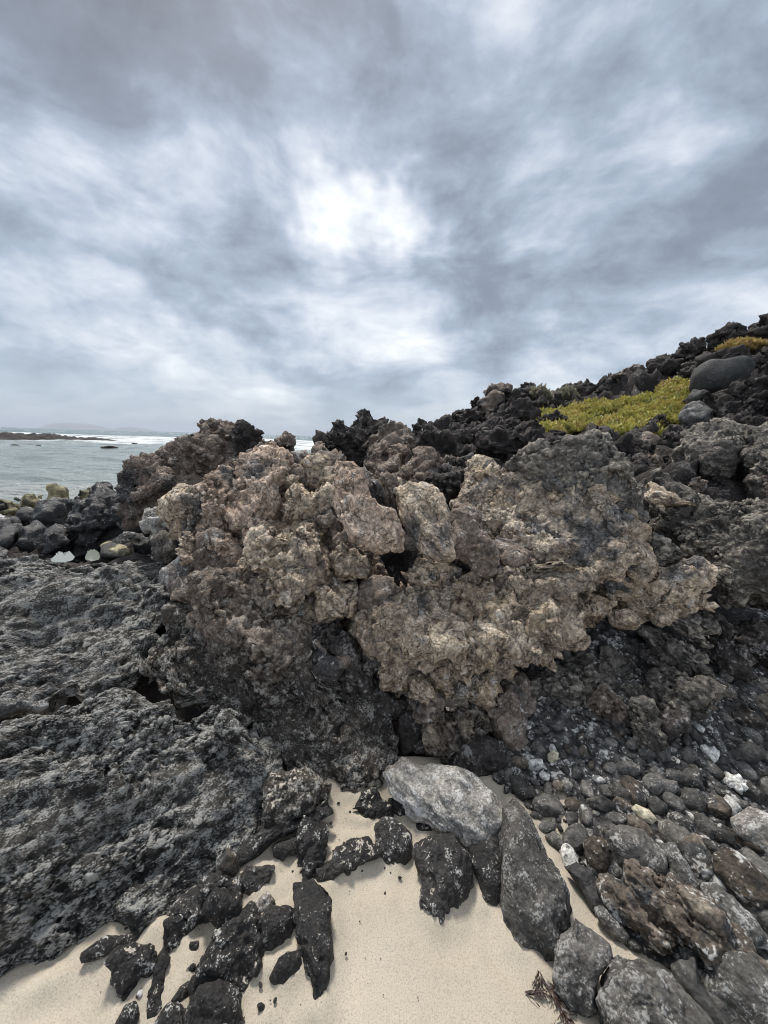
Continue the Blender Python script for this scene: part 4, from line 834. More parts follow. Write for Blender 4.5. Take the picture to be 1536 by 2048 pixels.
crag('dark ridge shoulder behind the cracked face', '0:940,915 980,880 1040,870 1090,885 1110,920 1060,945 980,950', 'Y4.6', 'Y5.2', 'hill', style='jag')
crag('round grey ball stone on the dark bank', '2:1278,300 1310,262 1350,270 1358,310 1320,322', 'Y6.2', 'Y6.3', 'smooth', style='smooth', th=1.0)
crag('pointed grey stone on the dark bank', '2:1030,350 1050,300 1080,305 1110,350 1060,365', 'Y5.2', 'Y5.3', 'smooth', style='boulder', th=.9)
crag('pair of smooth grey stones fused on the bank', '2:1265,380 1290,350 1340,345 1400,335 1425,370 1380,415 1320,405', 'Y4.9', 'Y5.1', 'smooth', style='smooth', th=.9)

# boulders of the slope
GS = 'boulders on the lava slope'
def slope(label, pts, b, t, mat='hill', **kw):
    kw.setdefault('style', 'jag'); kw.setdefault('S', 1.6); kw.setdefault('th', .75)
    return rock('slope_boulder', label, 'boulder', pts, b, t, mat, GS, **kw)
slope('smooth dark reclining boulder above the yellow plants', '3:1090,440 1110,390 1180,355 1280,345 1370,310 1430,298 1460,320 1420,370 1350,420 1280,460 1180,462', 'Y6.0', 'Y6.4', 'smooth', style='smooth', th=.9)
slope('rough slab lying on the smooth reclining boulder', '3:1170,300 1230,270 1330,250 1400,235 1465,260 1450,295 1370,310 1280,340 1190,345', 'Y6.5', 'Y6.8')
slope('large rough boulder stacked at the picture edge', '3:1310,470 1330,400 1420,370 1536,340 1640,380 1660,560 1600,640 1480,660 1380,580', 'Y5.2', 'Y5.6', 'hill')
slope('flat dark stone below the reclining boulder', '3:1060,520 1090,470 1150,458 1200,480 1170,520 1100,540', 'Y6.0', 'Y6.2', 'smooth', style='boulder')
slope('light grey smooth round boulder at the edge of the plants', '3:1025,630 1040,580 1100,555 1170,560 1225,595 1200,640 1120,665 1045,665', 'Y5.6', 'Y5.8', 'grey', style='boulder', th=.9)
slope('dark block next to the light grey round boulder', '3:1230,610 1270,550 1350,535 1440,560 1465,620 1400,660 1280,660', 'Y5.2', 'Y5.5')
slope('narrow dark stone wedged in the boulder stack', '3:1140,545 1150,500 1210,470 1240,500 1230,560 1170,570', 'Y5.9', 'Y6')
slope('small dark stone wedged in the boulder stack centre', '3:1220,540 1250,480 1290,465 1310,510 1300,550', 'Y5.7', 'Y5.8')
slope('dark stone under the large rough boulder', '3:1290,530 1300,470 1360,460 1440,520 1430,560 1340,560', 'Y5.4', 'Y5.6')
slope('dark disc shaped stone below the yellow plants', '3:500,720 520,680 580,662 632,675 640,715 610,750 540,755', 'Y5.6', 'Y5.7', 'smooth', style='smooth', th=.9)
slope('brown faced boulder below the yellow plants', '3:765,770 790,735 840,725 905,745 905,790 850,830 780,815', 'Y4.9', 'Y5.1', 'brown', style='boulder')
slope('pale small rounded stone lying on dark rubble', '3:728,880 745,858 785,855 806,880 790,908 745,908', 'Y4.3', 'Y4.35', 'white', style='smooth', S=.5, th=.9)
slope('broad grey brown boulder high on the rubble', '3:985,830 1040,740 1130,700 1260,680 1370,690 1392,780 1385,880 1300,945 1160,950 1040,900', 'Y3.9', 'Y4.4', 'ledge', style='clinker', S=1.4)
slope('tall brown grey boulder beside the dark crevice', '3:1360,760 1400,710 1536,690 1640,720 1680,900 1640,1060 1500,1080 1420,1000 1400,860', 'Y3.5', 'Y4.0', 'ledge', style='clinker', S=1.4)
slope('topmost boulder on the skyline at the picture edge', '3:1415,140 1450,95 1500,65 1570,70 1620,120 1560,150 1460,155', 'Y8', 'Y8.2')
slope('pair of joined skyline boulders below the topmost one', '3:1293,195 1310,150 1380,130 1412,150 1400,190 1340,208', 'Y8.3', 'Y8.5')
slope('low skyline boulder beside the orange plants', '3:1190,218 1230,185 1282,205 1260,228 1210,230', 'Y8.6', 'Y8.7')
slope('blocky skyline boulder midway up the slope', '3:1018,270 1030,225 1090,200 1150,205 1192,215 1180,250 1090,280', 'Y8.7', 'Y8.9', facets=5)
slope('flat topped skyline boulder on the middle slope', '3:843,325 850,300 930,280 1000,292 1030,310 960,340 870,345', 'Y9', 'Y9.2', facets=4)
slope('broad skyline boulder with a sloping face', '3:740,405 745,370 820,345 860,360 850,405 790,430', 'Y9.3', 'Y9.5', facets=4)
slope('small twin skyline stones above the yellow plants', '3:655,435 690,402 720,415 725,440 680,450', 'Y9.6', 'Y9.7')
slope('long dark skyline boulder above the yellow plants', '3:540,480 560,440 610,415 660,430 700,460 640,500 560,500', 'Y9.6', 'Y9.8')
slope('tall skyline stump of lava beside pale shrubs', '3:76,540 85,480 120,450 158,455 165,500 150,545 100,560', 'Y9.5', 'Y9.7', th=.9)
slope('rounded skyline lump between the pale shrubs', '3:170,540 190,495 230,470 262,500 280,545 220,570', 'Y9.2', 'Y9.4')
slope('skyline lump closest to the plants', '3:285,545 300,500 345,480 400,510 410,550 350,580', 'Y9', 'Y9.2')
slope('dark boulder under the skyline stump', '3:0,610 30,560 120,550 200,580 190,640 90,660 10,650', 'Y8', 'Y8.3')
slope('dark boulder group member touching the plants corner', '3:200,640 240,600 330,590 370,630 320,680 230,690', 'Y7', 'Y7.2')
slope('dark boulder half buried in the yellow plants', '3:830,670 850,635 890,632 915,660 900,690 850,690', 'Y5.9', 'Y6')
slope('dark ridge stone at the start of the slope', '2:1030,200 1035,150 1080,135 1110,140 1115,180 1070,210', 'Y11', 'Y11.2')

# ------------------------------------------------------------------ the setting: sand, banked against the rocks
X, Y, Q = grid(np.concatenate([np.linspace(-3.2, -1.15, 40), np.linspace(-1.13, 1.2, 200), np.linspace(1.23, 3.6, 50)]), np.concatenate([np.linspace(-2.5, .55, 50), np.linspace(.56, 1.75, 104), np.linspace(1.78, 3.2, 40)]))
P = np.stack([X, Y, X * 0], 1).astype(f32)
Z = beach(X, Y) + 0.012 * noise(P, 0.9, 1) + 0.008 * noise(P, 0.3, 2) + 0.0015 * noise(P, 0.1, 4)
Z -= 0.6 * sm(1.60, 1.8, Y) * sm(0.66, 0.45, X) + 0.35 * sm(-0.75, -1.3, X) * sm(1.0, 1.5, Y)
Z -= 0.03 * sm(.55, .75, X) * sm(1.30, 1.48, Y)
foot = np.concatenate([np.stack([q_[:, 0] + (np.roll(q_[:, 0], -1) - q_[:, 0]) * f_, q_[:, 1] + (np.roll(q_[:, 1], -1) - q_[:, 1]) * f_], 1) for q_ in TRACED if q_[:, 1].max() > 1580 and q_[:, 0].mean() < 1120 for f_ in (0, .33, .66)])
foot = np.array([hit(*f_)[:2] for f_ in foot if f_[1] > 1560])
near = np.full(len(X), 9.0); m_ = (np.abs(X) < 1.3) & (Y > .5) & (Y < 1.8)
near[m_] = np.sqrt(np.min((X[m_][:, None] - foot[:, 0])**2 + (Y[m_][:, None] - foot[:, 1])**2, axis=1))
Z += 0.016 * np.exp(-(near / 0.03)**2) * (1 + noise(P, .12, 6)) - 0.008 * np.exp(-((near - .075) / .03)**2)      # sand banked against the rocks, scoured just beyond
link('sand', mesh_from('sand', np.stack([X, Y, Z], 1), Q, 'sand'), kind='structure')


# ------------------------------------------------------------------ shore rocks
GH = 'black rocks along the shore'
def shore(label, pts, b, t, mat='shore', **kw):
    kw.setdefault('style', 'boulder'); kw.setdefault('S', 2.0); kw.setdefault('th', .8)
    return rock('shore_rock', label, 'rock', pts, b, t, mat, GH, **kw)
shore('rounded black shore boulder in front of the yellow stones', '9:328,940 345,900 400,860 520,815 640,820 700,860 610,905 560,960 440,992 335,992', 'Y5.6', 'Y6.2')
shore('large black rough shore mass below the brown crag', '9:600,1110 640,1000 680,930 780,960 870,930 960,860 1030,850 1100,900 1250,920 1240,1000 1300,1060 1380,1140 1200,1145 1000,1130 860,1165 700,1185', 'Y4.0', 'Y4.9', style='clinker', S=1.5)
shore('black rock climbing beside the brown crag', '9:770,830 820,770 880,700 960,650 1020,635 1040,740 1010,850 900,910 800,880', 'Y5.2', 'Y6', style='clinker', S=1.6)
shore('low black rock next to the tide pool', '9:1085,1200 1110,1160 1200,1135 1330,1165 1345,1215 1200,1245 1110,1230', 'Y3.6', 'Y3.8')
shore('black boulder near the tide pool edge', '9:200,1150 225,1060 320,1000 400,1020 425,1080 340,1150 230,1205', 'Y4.4', 'Y4.8')
shore('grey black boulder behind the flat bench', '9:-40,1200 0,1130 100,1085 205,1095 160,1160 20,1215', 'Y4.2', 'Y4.6')
shore('small black boulder at the picture edge by the bench', '9:-60,1060 0,1005 60,985 105,1030 40,1075', 'Y4.9', 'Y5.2')
shore('oblong black boulder among the shore rocks', '9:40,1085 95,1020 200,1025 225,1070 110,1105', 'Y4.7', 'Y4.9')
shore('dull black boulder with a round back on the shore', '9:150,950 170,890 230,868 315,900 322,955 240,960', 'Y6', 'Y6.3')
shore('low black boulder beside the round backed one', '9:60,1000 75,955 130,938 205,962 185,1003 100,1015', 'Y5.4', 'Y5.6')
shore('black ridge of rock by the twin pool glints', '9:400,1170 480,1090 600,1080 680,1130 640,1190 560,1185 470,1210 400,1220', 'Y3.7', 'Y4.2', style='clinker', S=1.4)
shore('black and yellow capped boulder at the waterline', '9:178,790 200,735 260,713 320,740 362,772 340,803 250,812 185,808', 'Y7.6', 'Y7.9', 'olive', style='slab', facets=4, S=1.5)
shore('peaked olive boulder standing in the shallow water', '9:418,745 440,700 520,668 600,700 628,742 540,757 440,757', 'Y8.2', 'Y8.5', 'olive', style='slab', facets=4, S=1.5)
shore('yellow boulder in the shallows beneath the crag', '9:660,742 700,700 760,672 840,702 810,742', 'Y8.0', 'Y8.4', 'olive', style='slab', facets=4, S=1.5)
shore('dark flat stone on the yellow shore', '9:630,785 690,758 770,790 720,808', 'Y7.4', 'Y7.6')
shore('yellow stained boulder cut by the picture edge', '9:-60,870 -20,800 80,783 152,800 172,858 80,880', 'Y7.0', 'Y7.3', 'olive', style='slab', facets=4, S=1.5)
shore('small brown stone just off the yellow shore', '9:105,762 140,742 185,755 170,772', 'Y8.3', 'Y8.4', 'shore')
shore('small pale stone in the foam', '9:330,740 360,712 390,730 370,745', 'Y8.5', 'Y8.6', 'olive', style='slab', facets=4, S=1.5)
shore('pale yellow flat stone on the shore', '9:370,820 420,780 500,775 560,800 480,830', 'Y7.2', 'Y7.5', 'olive', style='slab', facets=4, S=1.5)
shore('brown wet stone beside the yellow flat stone', '9:480,780 520,750 560,765 540,790', 'Y7.7', 'Y7.8', 'olive', style='slab', facets=4, S=1.5)
shore('black scalloped rock touching the sea behind the crag', '0:325,925 345,910 375,902 392,905 372,925 345,932', 'Y6.5', 'Y6.7')
shore('black wet rock where the crag meets the water', '9:835,690 880,660 960,630 1000,640 940,680 860,700', 'Y7', 'Y7.3')

# tide pool: a still sheet of water in the hollow behind the benches
def water_patch(name, pts, z, label):
    q = poly(pts); out = []
    for _ in range(2): q = np.stack([q * .75 + np.roll(q, -1, 0) * .25, q * .25 + np.roll(q, -1, 0) * .75], 1).reshape(-1, 2)      # rounded margin
    for k in range(len(q)):
        for f in np.linspace(0, 1, 3)[:-1]:
            p_ = q[k] + (q[(k + 1) % len(q)] - q[k]) * f; p_ = p_ + np.random.default_rng(k * 7 + int(f * 10)).normal(0, .7, 2); r_ = ray(*p_); out.append(CAM + r_ * ((z - 1.5) / r_[2]))
    out = np.array(out); ctr = out.mean(0); n = len(out)
    V = np.concatenate([out - ctr, [[0, 0, 0]]]); Q = np.array([[i, (i + 1) % n, n, n] for i in range(n)])[:, :3]
    m = MAT.get('pool')
    if m is None:
        m = bpy.data.materials.new('pool'); m.use_nodes = True; t = NT(m.node_tree)
        pos = t.node('ShaderNodeNewGeometry').outputs['Position']
        bp = t.node('ShaderNodeBump', {'Strength': 0.08, 'Distance': 0.02, 'Height': t.noise(pos, 9, 3)})
        b = t.node('ShaderNodeBsdfPrincipled', {'Base Color': (0.22, 0.24, 0.21), 'Roughness': 0.02, 'IOR': 1.33, 'Normal': bp.outputs[0], 'Specular IOR Level': 1.0})
        t.l.new(b.outputs[0], t.node('ShaderNodeOutputMaterial').inputs[0]); MAT['pool'] = m
    return link(name, mesh_from(name, V, Q, m), ctr, label, 'tide pool', None, 'structure')
water_patch('tide_pool', '9:440,1330 500,1262 545,1226 578,1250 628,1224 690,1290 620,1330', 0.37, 'wider of two small bright tide pools mirroring the sky behind the flat bench')
water_patch('tide_pool', '9:765,1320 780,1240 830,1212 882,1218 918,1310', 0.37, 'narrower of two small bright tide pools beside the pale bank')
rock('pool_sand_bank', 'pale green yellow sandy bank beside the tide pool', 'sand bank', '9:900,1190 960,1160 1040,1140 1110,1145 1150,1190 1180,1250 1100,1285 1000,1280 920,1260', 'Y3.3', 'Y3.8', 'olive', th=.25, style='stone', S=2)
X, Y, Q = grid(np.linspace(-13, -2.2, 90), np.linspace(6.0, 9.4, 50))
P = np.stack([X, Y, X * 0], 1).astype(f32)
Z = SEA + 0.16 - 0.10 * (Y - 6.6) + 0.05 * noise(P, 1.2, 3) + 0.02 * noise(P, 0.4, 3)
link('shore_sand', mesh_from('shore_sand', np.stack([X, Y, Z], 1), Q, 'olive', np.full(len(X), .5)), kind='structure')

# ------------------------------------------------------------------ scattered repeats sharing a few meshes
def variants(k, style, mat, n=14, flat=0.65, seed=0, S=1.0, amp=1.0, facets=0):
    out = []
    for j in range(k):
        r = np.random.default_rng(900 + seed * 50 + j)
        D, Q = csphere(n)
        L = np.sign(D) * np.abs(D)**r.uniform(0.75, 1.0)
        L = L * np.array([1, r.uniform(.6, .85), flat * r.uniform(.7, 1.1)])
        for _ in range(facets + 2):
            nn = r.standard_normal(3); nn /= np.linalg.norm(nn); L -= np.outer(np.maximum(0, L @ nn - r.uniform(.5, .75)), nn) * .9
        V, h = displace(L.astype(f32), Q, style, S, amp, j % 9, off=j * 3.3)
        out.append(mesh_from('stone_shape', V, Q, mat, h))
    return out
def inpoly(q, x, y):
    c = False; n = len(q); j = n - 1
    for i in range(n):
        if (q[i, 1] > y) != (q[j, 1] > y) and x < (q[j, 0] - q[i, 0]) * (y - q[i, 1]) / (q[j, 1] - q[i, 1]) + q[i, 0]: c = not c
        j = i
    return c
BB = [(q[:, 0].min(), q[:, 1].min(), q[:, 0].max(), q[:, 1].max(), q) for q in TRACED]
def covered(x, y): return any(x0 < x < x1 and y0 < y < y1 and inpoly(q, x, y) for x0, y0, x1, y1, q in BB)

# beach pebbles: the largest as things, the small ones as one drift
PM = variants(9, 'stone', 'pebble', 12, .6, 1, 9.0, 1.0)
PM2 = variants(4, 'stone', 'brownpebble', 12, .6, 2, 9.0, 1.0); PM3 = variants(3, 'stone', 'grey', 12, .6, 3, 9.0, 1.0); PM4 = variants(2, 'stone', 'white', 12, .6, 4, 9.0, 1.0)
zone = poly('0:985,1560 990,1480 1030,1340 1100,1290 1200,1240 1300,1200 1450,1150 1750,1120 1650,1700 1640,2100 1500,2048 1380,1960 1240,1880 1180,1790 1130,1720 1060,1620')
r = np.random.default_rng(21); pts = []
def throw(n, lo, hi, gap):
    for _ in range(n):
        x, y = r.uniform(980, 1640), r.uniform(1330, 2080)
        if not inpoly(zone, x, y): continue
        g_ = hit(x, y)
        rad = r.uniform(lo, hi) * (0.55 + 0.65 * sm(1400, 1720, y)) * (1.15 if x > 1350 else 1.0)
        ppx = rad * FPX / max(0.3, (g_ - CAM) @ _F)
        if covered(x, y) and rad > 0.012: continue
        ok = all((g_[0] - p[0])**2 + (g_[1] - p[1])**2 > ((rad + p[3]) * gap)**2 for p in pts)
        if ok: pts.append((g_[0], g_[1], g_[2], rad))
throw(900, .034, .058, .80); throw(1900, .020, .034, .80); throw(2600, .012, .020, .80)
pts.sort(key=lambda p: -p[3] / math.hypot(p[0], p[1], 1.5))
for j, (x, y, z, rad) in enumerate(pts[:290]):
    c = r.random(); me = (PM4[j % 2] if c > .955 else PM3[j % 3] if c > .78 else PM2[j % 4] if c > .62 else PM[j % 9])
    lb, gp = (('small pale pebble wedged among the dark cobbles', 'pale beach pebbles') if me in PM4 else ('small grey pebble packed among the beach cobbles', 'grey beach pebbles') if me in PM3 else ('small brown pebble packed among the beach cobbles', 'brown beach pebbles') if me in PM2 else ('small dark rounded pebble packed among the beach cobbles', 'dark beach pebbles'))
    o = link('pebble', me, (x, y, z + rad * .22), lb, 'pebble', gp)
    o.scale = (rad * r.uniform(1.0, 1.35), rad * r.uniform(.85, 1.1), rad * r.uniform(.9, 1.2)); o.rotation_euler = (r.uniform(-.4, .4), r.uniform(-.4, .4), r.uniform(0, 6.28))
def drift(name, label, items, mat, n=4, seed=0):
    D, Q = csphere(n); Vs, Qs, hs = [], [], []; rr = np.random.default_rng(seed)
    for k, (x, y, z, rad) in enumerate(items):
        L = D * np.array([1.25, rr.uniform(.7, 1), rr.uniform(.5, .8)])
        nn = rr.standard_normal(3); nn /= np.linalg.norm(nn); L = L - np.outer(np.maximum(0, L @ nn - .6), nn)
        a_ = rr.uniform(0, 6.28); c_, s_ = math.cos(a_), math.sin(a_)
        L = np.stack([L[:, 0] * c_ - L[:, 1] * s_, L[:, 0] * s_ + L[:, 1] * c_, L[:, 2]], 1)
        Vs.append(L * rad + (x, y, z + rad * .25)); Qs.append(Q + k * len(D)); hs.append(np.full(len(D), rr.uniform(.1, .9)))
    o = link(name, mesh_from(name, np.concatenate(Vs), np.concatenate(Qs), mat, np.concatenate(hs)), kind='stuff', label=label, cat='gravel'); return o
small = list(pts[290:])
for _ in range(4200):
    x, y = r.uniform(980, 1640), r.uniform(1330, 2080)
    if not inpoly(zone, x, y): continue
    g_ = hit(x, y)
    if noise(np.array([[g_[0], g_[1], 0]], f32), .35, 2)[0] < -.42 and x < 1330: continue
    small.append((g_[0], g_[1], g_[2], r.uniform(.006, .013)))
rock_mat('gravel', (.028, .028, .029), (.055, .053, .052), (.11, .10, .095), 30, speck=.25, fine=200, jitter=0, relief=.7)
drift('gravel', 'fine dark gravel filling the gaps between the beach cobbles', small, 'gravel', 2, 3)
X, Y, Q = grid(np.concatenate([np.linspace(.3, 2.1, 260), np.linspace(2.12, 3.9, 70)]), np.concatenate([np.linspace(.7, 2.3, 210), np.linspace(2.32, 3.1, 30)]))
P = np.stack([X, Y, X * 0], 1).astype(f32)
c1, c2 = cells(P, .034, 2); d1, d2 = cells(P, .018, 5)
px_, py_ = pix(np.stack([X, Y, beach(X, Y)], 1))
inz = np.array([inpoly(zone, a_, b_) for a_, b_ in zip(px_, py_)])
edge = sm(-.2, .15, noise(P, .3, 2) + 1.5 - 1.45 * sm(1230, 1130, px_) * sm(1500, 1600, py_))
Z = beach(X, Y) - .030 + .034 * edge + .016 * (.5 - c1) + .006 * (.5 - d1) + .004
Z = np.where(inz, Z, Z - .03)
link('gravel_bed', mesh_from('gravel_bed', np.stack([X, Y, Z], 1), Q, 'gravel', np.clip(1 - c1, 0, 1)), kind='stuff', label='packed bed of dark fine gravel beneath the beach cobbles', cat='gravel')

# grit on the sand between the black rocks
grit = []
while len(grit) < 420:
    x, y = r.normal(480, 150), r.normal(1830, 110)
    if r.random() < .3: x, y = r.uniform(640, 1000), r.uniform(1600, 1760)
    if 0 < x < 1100 and 1580 < y < 2070:
        g_ = hit(x, y); grit.append((g_[0], g_[1], g_[2] + .004, .0012 + .006 * r.random()**4))
drift('beach_grit', 'scattered black grit on the sand between the black rocks', grit, 'black', 2, 9)
# rubble of the slope
SM = variants(8, 'jag', 'hill', 21, .85, 5, 4.5, .9, 5); SM2 = variants(4, 'jag', 'brown', 21, .85, 6, 4.5, .9, 5)
def on_terrain(x, y): return float(terrain(np.array([x]), np.array([y]))[0])
def rubble(n, px0, px1, y0, y1, lo, hi, lab, grp, tan=.2, ok=None, meshes=None, nm='lava_stone'):
    k = 0
    while k < n:
        Yd = y0 + (y1 - y0) * r.random()**1.3; px_ = r.uniform(px0, px1); x = ray(px_, 880)[0] * Yd
        z = on_terrain(x, Yd)
        ppx, ppy = pix((x, Yd, z))
        if not (-60 < ppx < 1600) or (ok and not ok(ppx, ppy)): k += 0.05; continue
        me = meshes[int(r.integers(len(meshes)))] if meshes else (SM2[int(r.integers(4))] if r.random() < tan else SM[int(r.integers(8))])
        rad = r.uniform(lo, hi) * (0.4 + Yd / 8)
        o = link(nm, me, (x, Yd, z + rad * .25), lab, 'rock', grp)
        o.scale = (rad * r.uniform(.9, 1.3), rad * r.uniform(.9, 1.2), rad * r.uniform(.8, 1.3)); o.rotation_euler = (r.uniform(-.6, .6), r.uniform(-.6, .6), r.uniform(0, 6.28)); k += 1
VEG = poly('3:150,650 300,590 480,545 620,510 760,490 900,450 1000,425 1085,400 1090,470 1050,520 1010,600 990,650 900,690 740,705 640,705 600,670 470,690 360,705 200,700')
ok1 = lambda x, y: not inpoly(VEG, x, y + 12) and not inpoly(VEG, x, y - 12) and not inpoly(VEG, x, y - 30) and not inpoly(VEG, x, y)
rubble(150, 840, 1700, 4.2, 12.5, .10, .24, 'rough dark lava stone in the rubble of the slope', 'lava stones strewn over the slope', .12, ok1)
rubble(70, 900, 1600, 3.5, 6.0, .07, .15, 'small rough lava stone in the rubble above the cracked face', 'small stones above the cracked face', .3, ok1)
rubble(45, 560, 900, 3.6, 7.5, .10, .2, 'rough lava stone in the gap behind the leaning slabs', 'lava stones behind the slabs', .4)
HM = variants(6, 'boulder', 'shore', 20, .7, 7, 5.0, 1.0, 1)
rubble(110, -150, 330, 3.4, 7.4, .05, .11, 'wet black boulder in the jumble along the shore', 'black shore boulders', 0, None, HM, 'shore_boulder')

# ------------------------------------------------------------------ plants on the slope
def leaf_mat(name, stops):
    m = bpy.data.materials.new(name); m.use_nodes = True; t = NT(m.node_tree)
    pos = t.node('ShaderNodeNewGeometry').outputs['Position']; h = t.node('ShaderNodeAttribute', attribute_name='h').outputs['Fac']
    f = t.math('ADD', t.math('MULTIPLY', h, .5), t.math('MULTIPLY', t.noise(pos, 2.6, 4, .65), .62))
    b = t.node('ShaderNodeBsdfPrincipled', {'Base Color': t.ramp(f, stops), 'Roughness': .6})
    tr = t.node('ShaderNodeBsdfTranslucent', {'Color': t.ramp(f, stops)})
    mx = t.node('ShaderNodeMixShader', {0: .25, 1: b.outputs[0], 2: tr.outputs[0]})
    t.l.new(mx.outputs[0], t.node('ShaderNodeOutputMaterial').inputs[0]); MAT[name] = m
leaf_mat('succulent', ((.20, (.17, .12, .08)), (.34, (.22, .21, .08)), (.47, (.36, .36, .09)), (.60, (.52, .46, .11)), (.73, (.48, .36, .14)), (.88, (.34, .22, .13))))
leaf_mat('orange_leaf', ((.2, (.20, .16, .07)), (.5, (.40, .27, .10)), (.8, (.46, .40, .12))))
leaf_mat('dry_leaf', ((.2, (.16, .15, .12)), (.5, (.26, .25, .18)), (.8, (.34, .32, .24))))
def leaves(name, label, centres, n, size, spread, height, mat, seed, kind='stuff', cat='plants'):
    """short upright fleshy leaves: each a bent two-piece blade"""
    rr = np.random.default_rng(seed); C = np.array(centres); k = rr.integers(0, len(C), n)
    th_ = rr.uniform(0, 6.283, n); rad = spread * np.sqrt(rr.random(n)); bx, by = C[k, 0] + rad * np.cos(th_), C[k, 1] + rad * np.sin(th_)
    mound = height * np.maximum(0, 1 - (rad / spread)**2) * rr.random(n)**.4 * (0.6 + 0.4 * rr.random(len(C)))[k]
    B = np.stack([bx, by, C[k, 2] + mound], 1)
    az = rr.uniform(0, 6.283, n); el = rr.uniform(-.1, 1.3, n); L = size * rr.uniform(.5, 1.5, n)
    d = np.stack([np.cos(az) * np.cos(el), np.sin(az) * np.cos(el), np.sin(el)], 1); s = np.stack([-np.sin(az), np.cos(az), az * 0], 1)
    wd = (L * .2)[:, None]; tip = B + d * L[:, None]; m1 = B + d * (L * .6)[:, None]
    V = np.stack([B, m1 + s * wd, tip, m1 - s * wd], 1).reshape(-1, 3)
    Q = np.arange(n * 4).reshape(-1, 4)
    o0 = C.mean(0)
    return link(name, mesh_from(name, V - o0, Q, mat, np.repeat((rr.random(len(C))[k] * .6 + rr.random(n) * .4), 4), False), o0, label, cat, None, kind)
cent = []
x0, y0 = VEG.min(0); x1, y1 = VEG.max(0)
while len(cent) < 330:                       # mounds where the slope ground lies under the patch
    Yd = r.uniform(5.4, 9.6); px_ = r.uniform(x0 - 20, x1 + 20); x = ray(px_, 830)[0] * Yd; z = on_terrain(x, Yd)
    q_ = pix((x, Yd, z + .12))
    gap_ = noise(np.array([[x, Yd, 0]], f32), .9, 3)[0]
    if (inpoly(VEG, *q_) and gap_ > -.30) or (gap_ > .15 and (inpoly(VEG, q_[0] + 16, q_[1] - 8) or inpoly(VEG, q_[0] + 24, q_[1]))): cent.append((x, Yd, z + .04))
leaves('ground_plants', 'yellow green succulent plants carpeting the slope between boulders', cent, 64000, .060, .17, .22, 'succulent', 4)
def patch(px, py, Yd, w_, n): return [tuple(atY(px + r.uniform(-w_, w_), py, Yd + r.uniform(-.15, .15)) + np.array([0, 0, r.uniform(-.05, .05)])) for _ in range(n)]
leaves('orange_plants', 'small orange and yellow plant patch high on the slope by the skyline', patch(1482, 697, 7.9, 28, 14), 3500, .07, .2, .16, 'orange_leaf', 5)
leaves('pale_shrub', 'pale dry shrub behind the skyline stump', patch(1078, 797, 10.4, 16, 6), 1600, .12, .22, .3, 'dry_leaf', 6, None, 'shrub')
leaves('pale_shrub', 'pale dry shrub between the skyline lumps beside the yellow plants', patch(1125, 797, 10.2, 12, 5), 1300, .12, .2, .3, 'dry_leaf', 7, None, 'shrub')

# ------------------------------------------------------------------ far things
p0 = atY(911, 834, 15.0)
mk = bpy.data.materials.new('masonry'); mk.use_nodes = True; t = NT(mk.node_tree)
b_ = t.node('ShaderNodeBsdfPrincipled', {'Base Color': t.ramp(t.noise(t.node('ShaderNodeNewGeometry').outputs['Position'], 12, 3), ((.3, (.16, .16, .17)), (.7, (.26, .26, .27)))), 'Roughness': .9})
t.l.new(b_.outputs[0], t.node('ShaderNodeOutputMaterial').inputs[0])
sec = [(-.05, .085), (.10, .075), (.12, .06), (.34, .05), (.345, .062), (.37, .058), (.42, .02)]
V = np.array([[c_ * w2 * .62, s_ * w2 * .62, z * .6] for z, w2 in sec for c_, s_ in ((-1, -1), (1, -1), (1, 1), (-1, 1))])
Q = np.array([[k * 4 + j, k * 4 + (j + 1) % 4, k * 4 + 4 + (j + 1) % 4, k * 4 + 4 + j] for k in range(len(sec) - 1) for j in range(4)] + [[24, 25, 26, 27]])
link('stone_marker', mesh_from('stone_marker', V, Q, mk, None, False), p0, 'tiny grey stone marker post on the far ridge skyline', 'marker')
# reef spit across the lagoon
def reef(name, label, pts, Yd, hgt, seed, n=(160, 22), mat='hill'):
    r2 = np.random.default_rng(seed); (pa, pb) = pts
    A = atY(pa, 880, Yd[0]); B = atY(pb, 880, Yd[1]); A[2] = B[2] = SEA - .1
    u_ = np.linspace(0, 1, n[0]); v_ = np.linspace(-1, 1, n[1]); U_, V_ = np.meshgrid(u_, v_)
    U_, V_ = U_.ravel(), V_.ravel()
    wdt = (Yd[2]) * np.clip(1.02 - U_**2.2, 0.04, 1)
    X = A[0] + (B[0] - A[0]) * U_; Y = A[1] + (B[1] - A[1]) * U_ + V_ * wdt
    P = np.stack([X, Y, X * 0], 1).astype(f32)
    rg = 0.62 + .5 * noise(P, 5, seed) + .4 * noise(P, 1.8, seed + 1) + .25 * noise(P, .8, seed + 2)
    Z = SEA - .25 + hgt * np.clip(1 - V_**2, 0, 1)**.5 * np.clip(1.05 - U_**1.6, 0, 1)**.6 * np.clip(rg, .05, 2) + .1
    i = np.arange(X.size).reshape(n[1], n[0]); Q = np.stack([i[:-1, :-1], i[:-1, 1:], i[1:, 1:], i[1:, :-1]], -1).reshape(-1, 4)
    c = np.array([X.mean(), Y.mean(), SEA])
    return link(name, mesh_from(name, np.stack([X, Y, Z], 1) - c, Q, mat, np.clip(rg * .5, 0, 1)), c, label, 'reef')
reef('rocky_reef', 'long low dark rocky reef reaching out across the lagoon', (-300, 236), (60, 74, 15), 1.35, 2, (260, 56), 'hill')
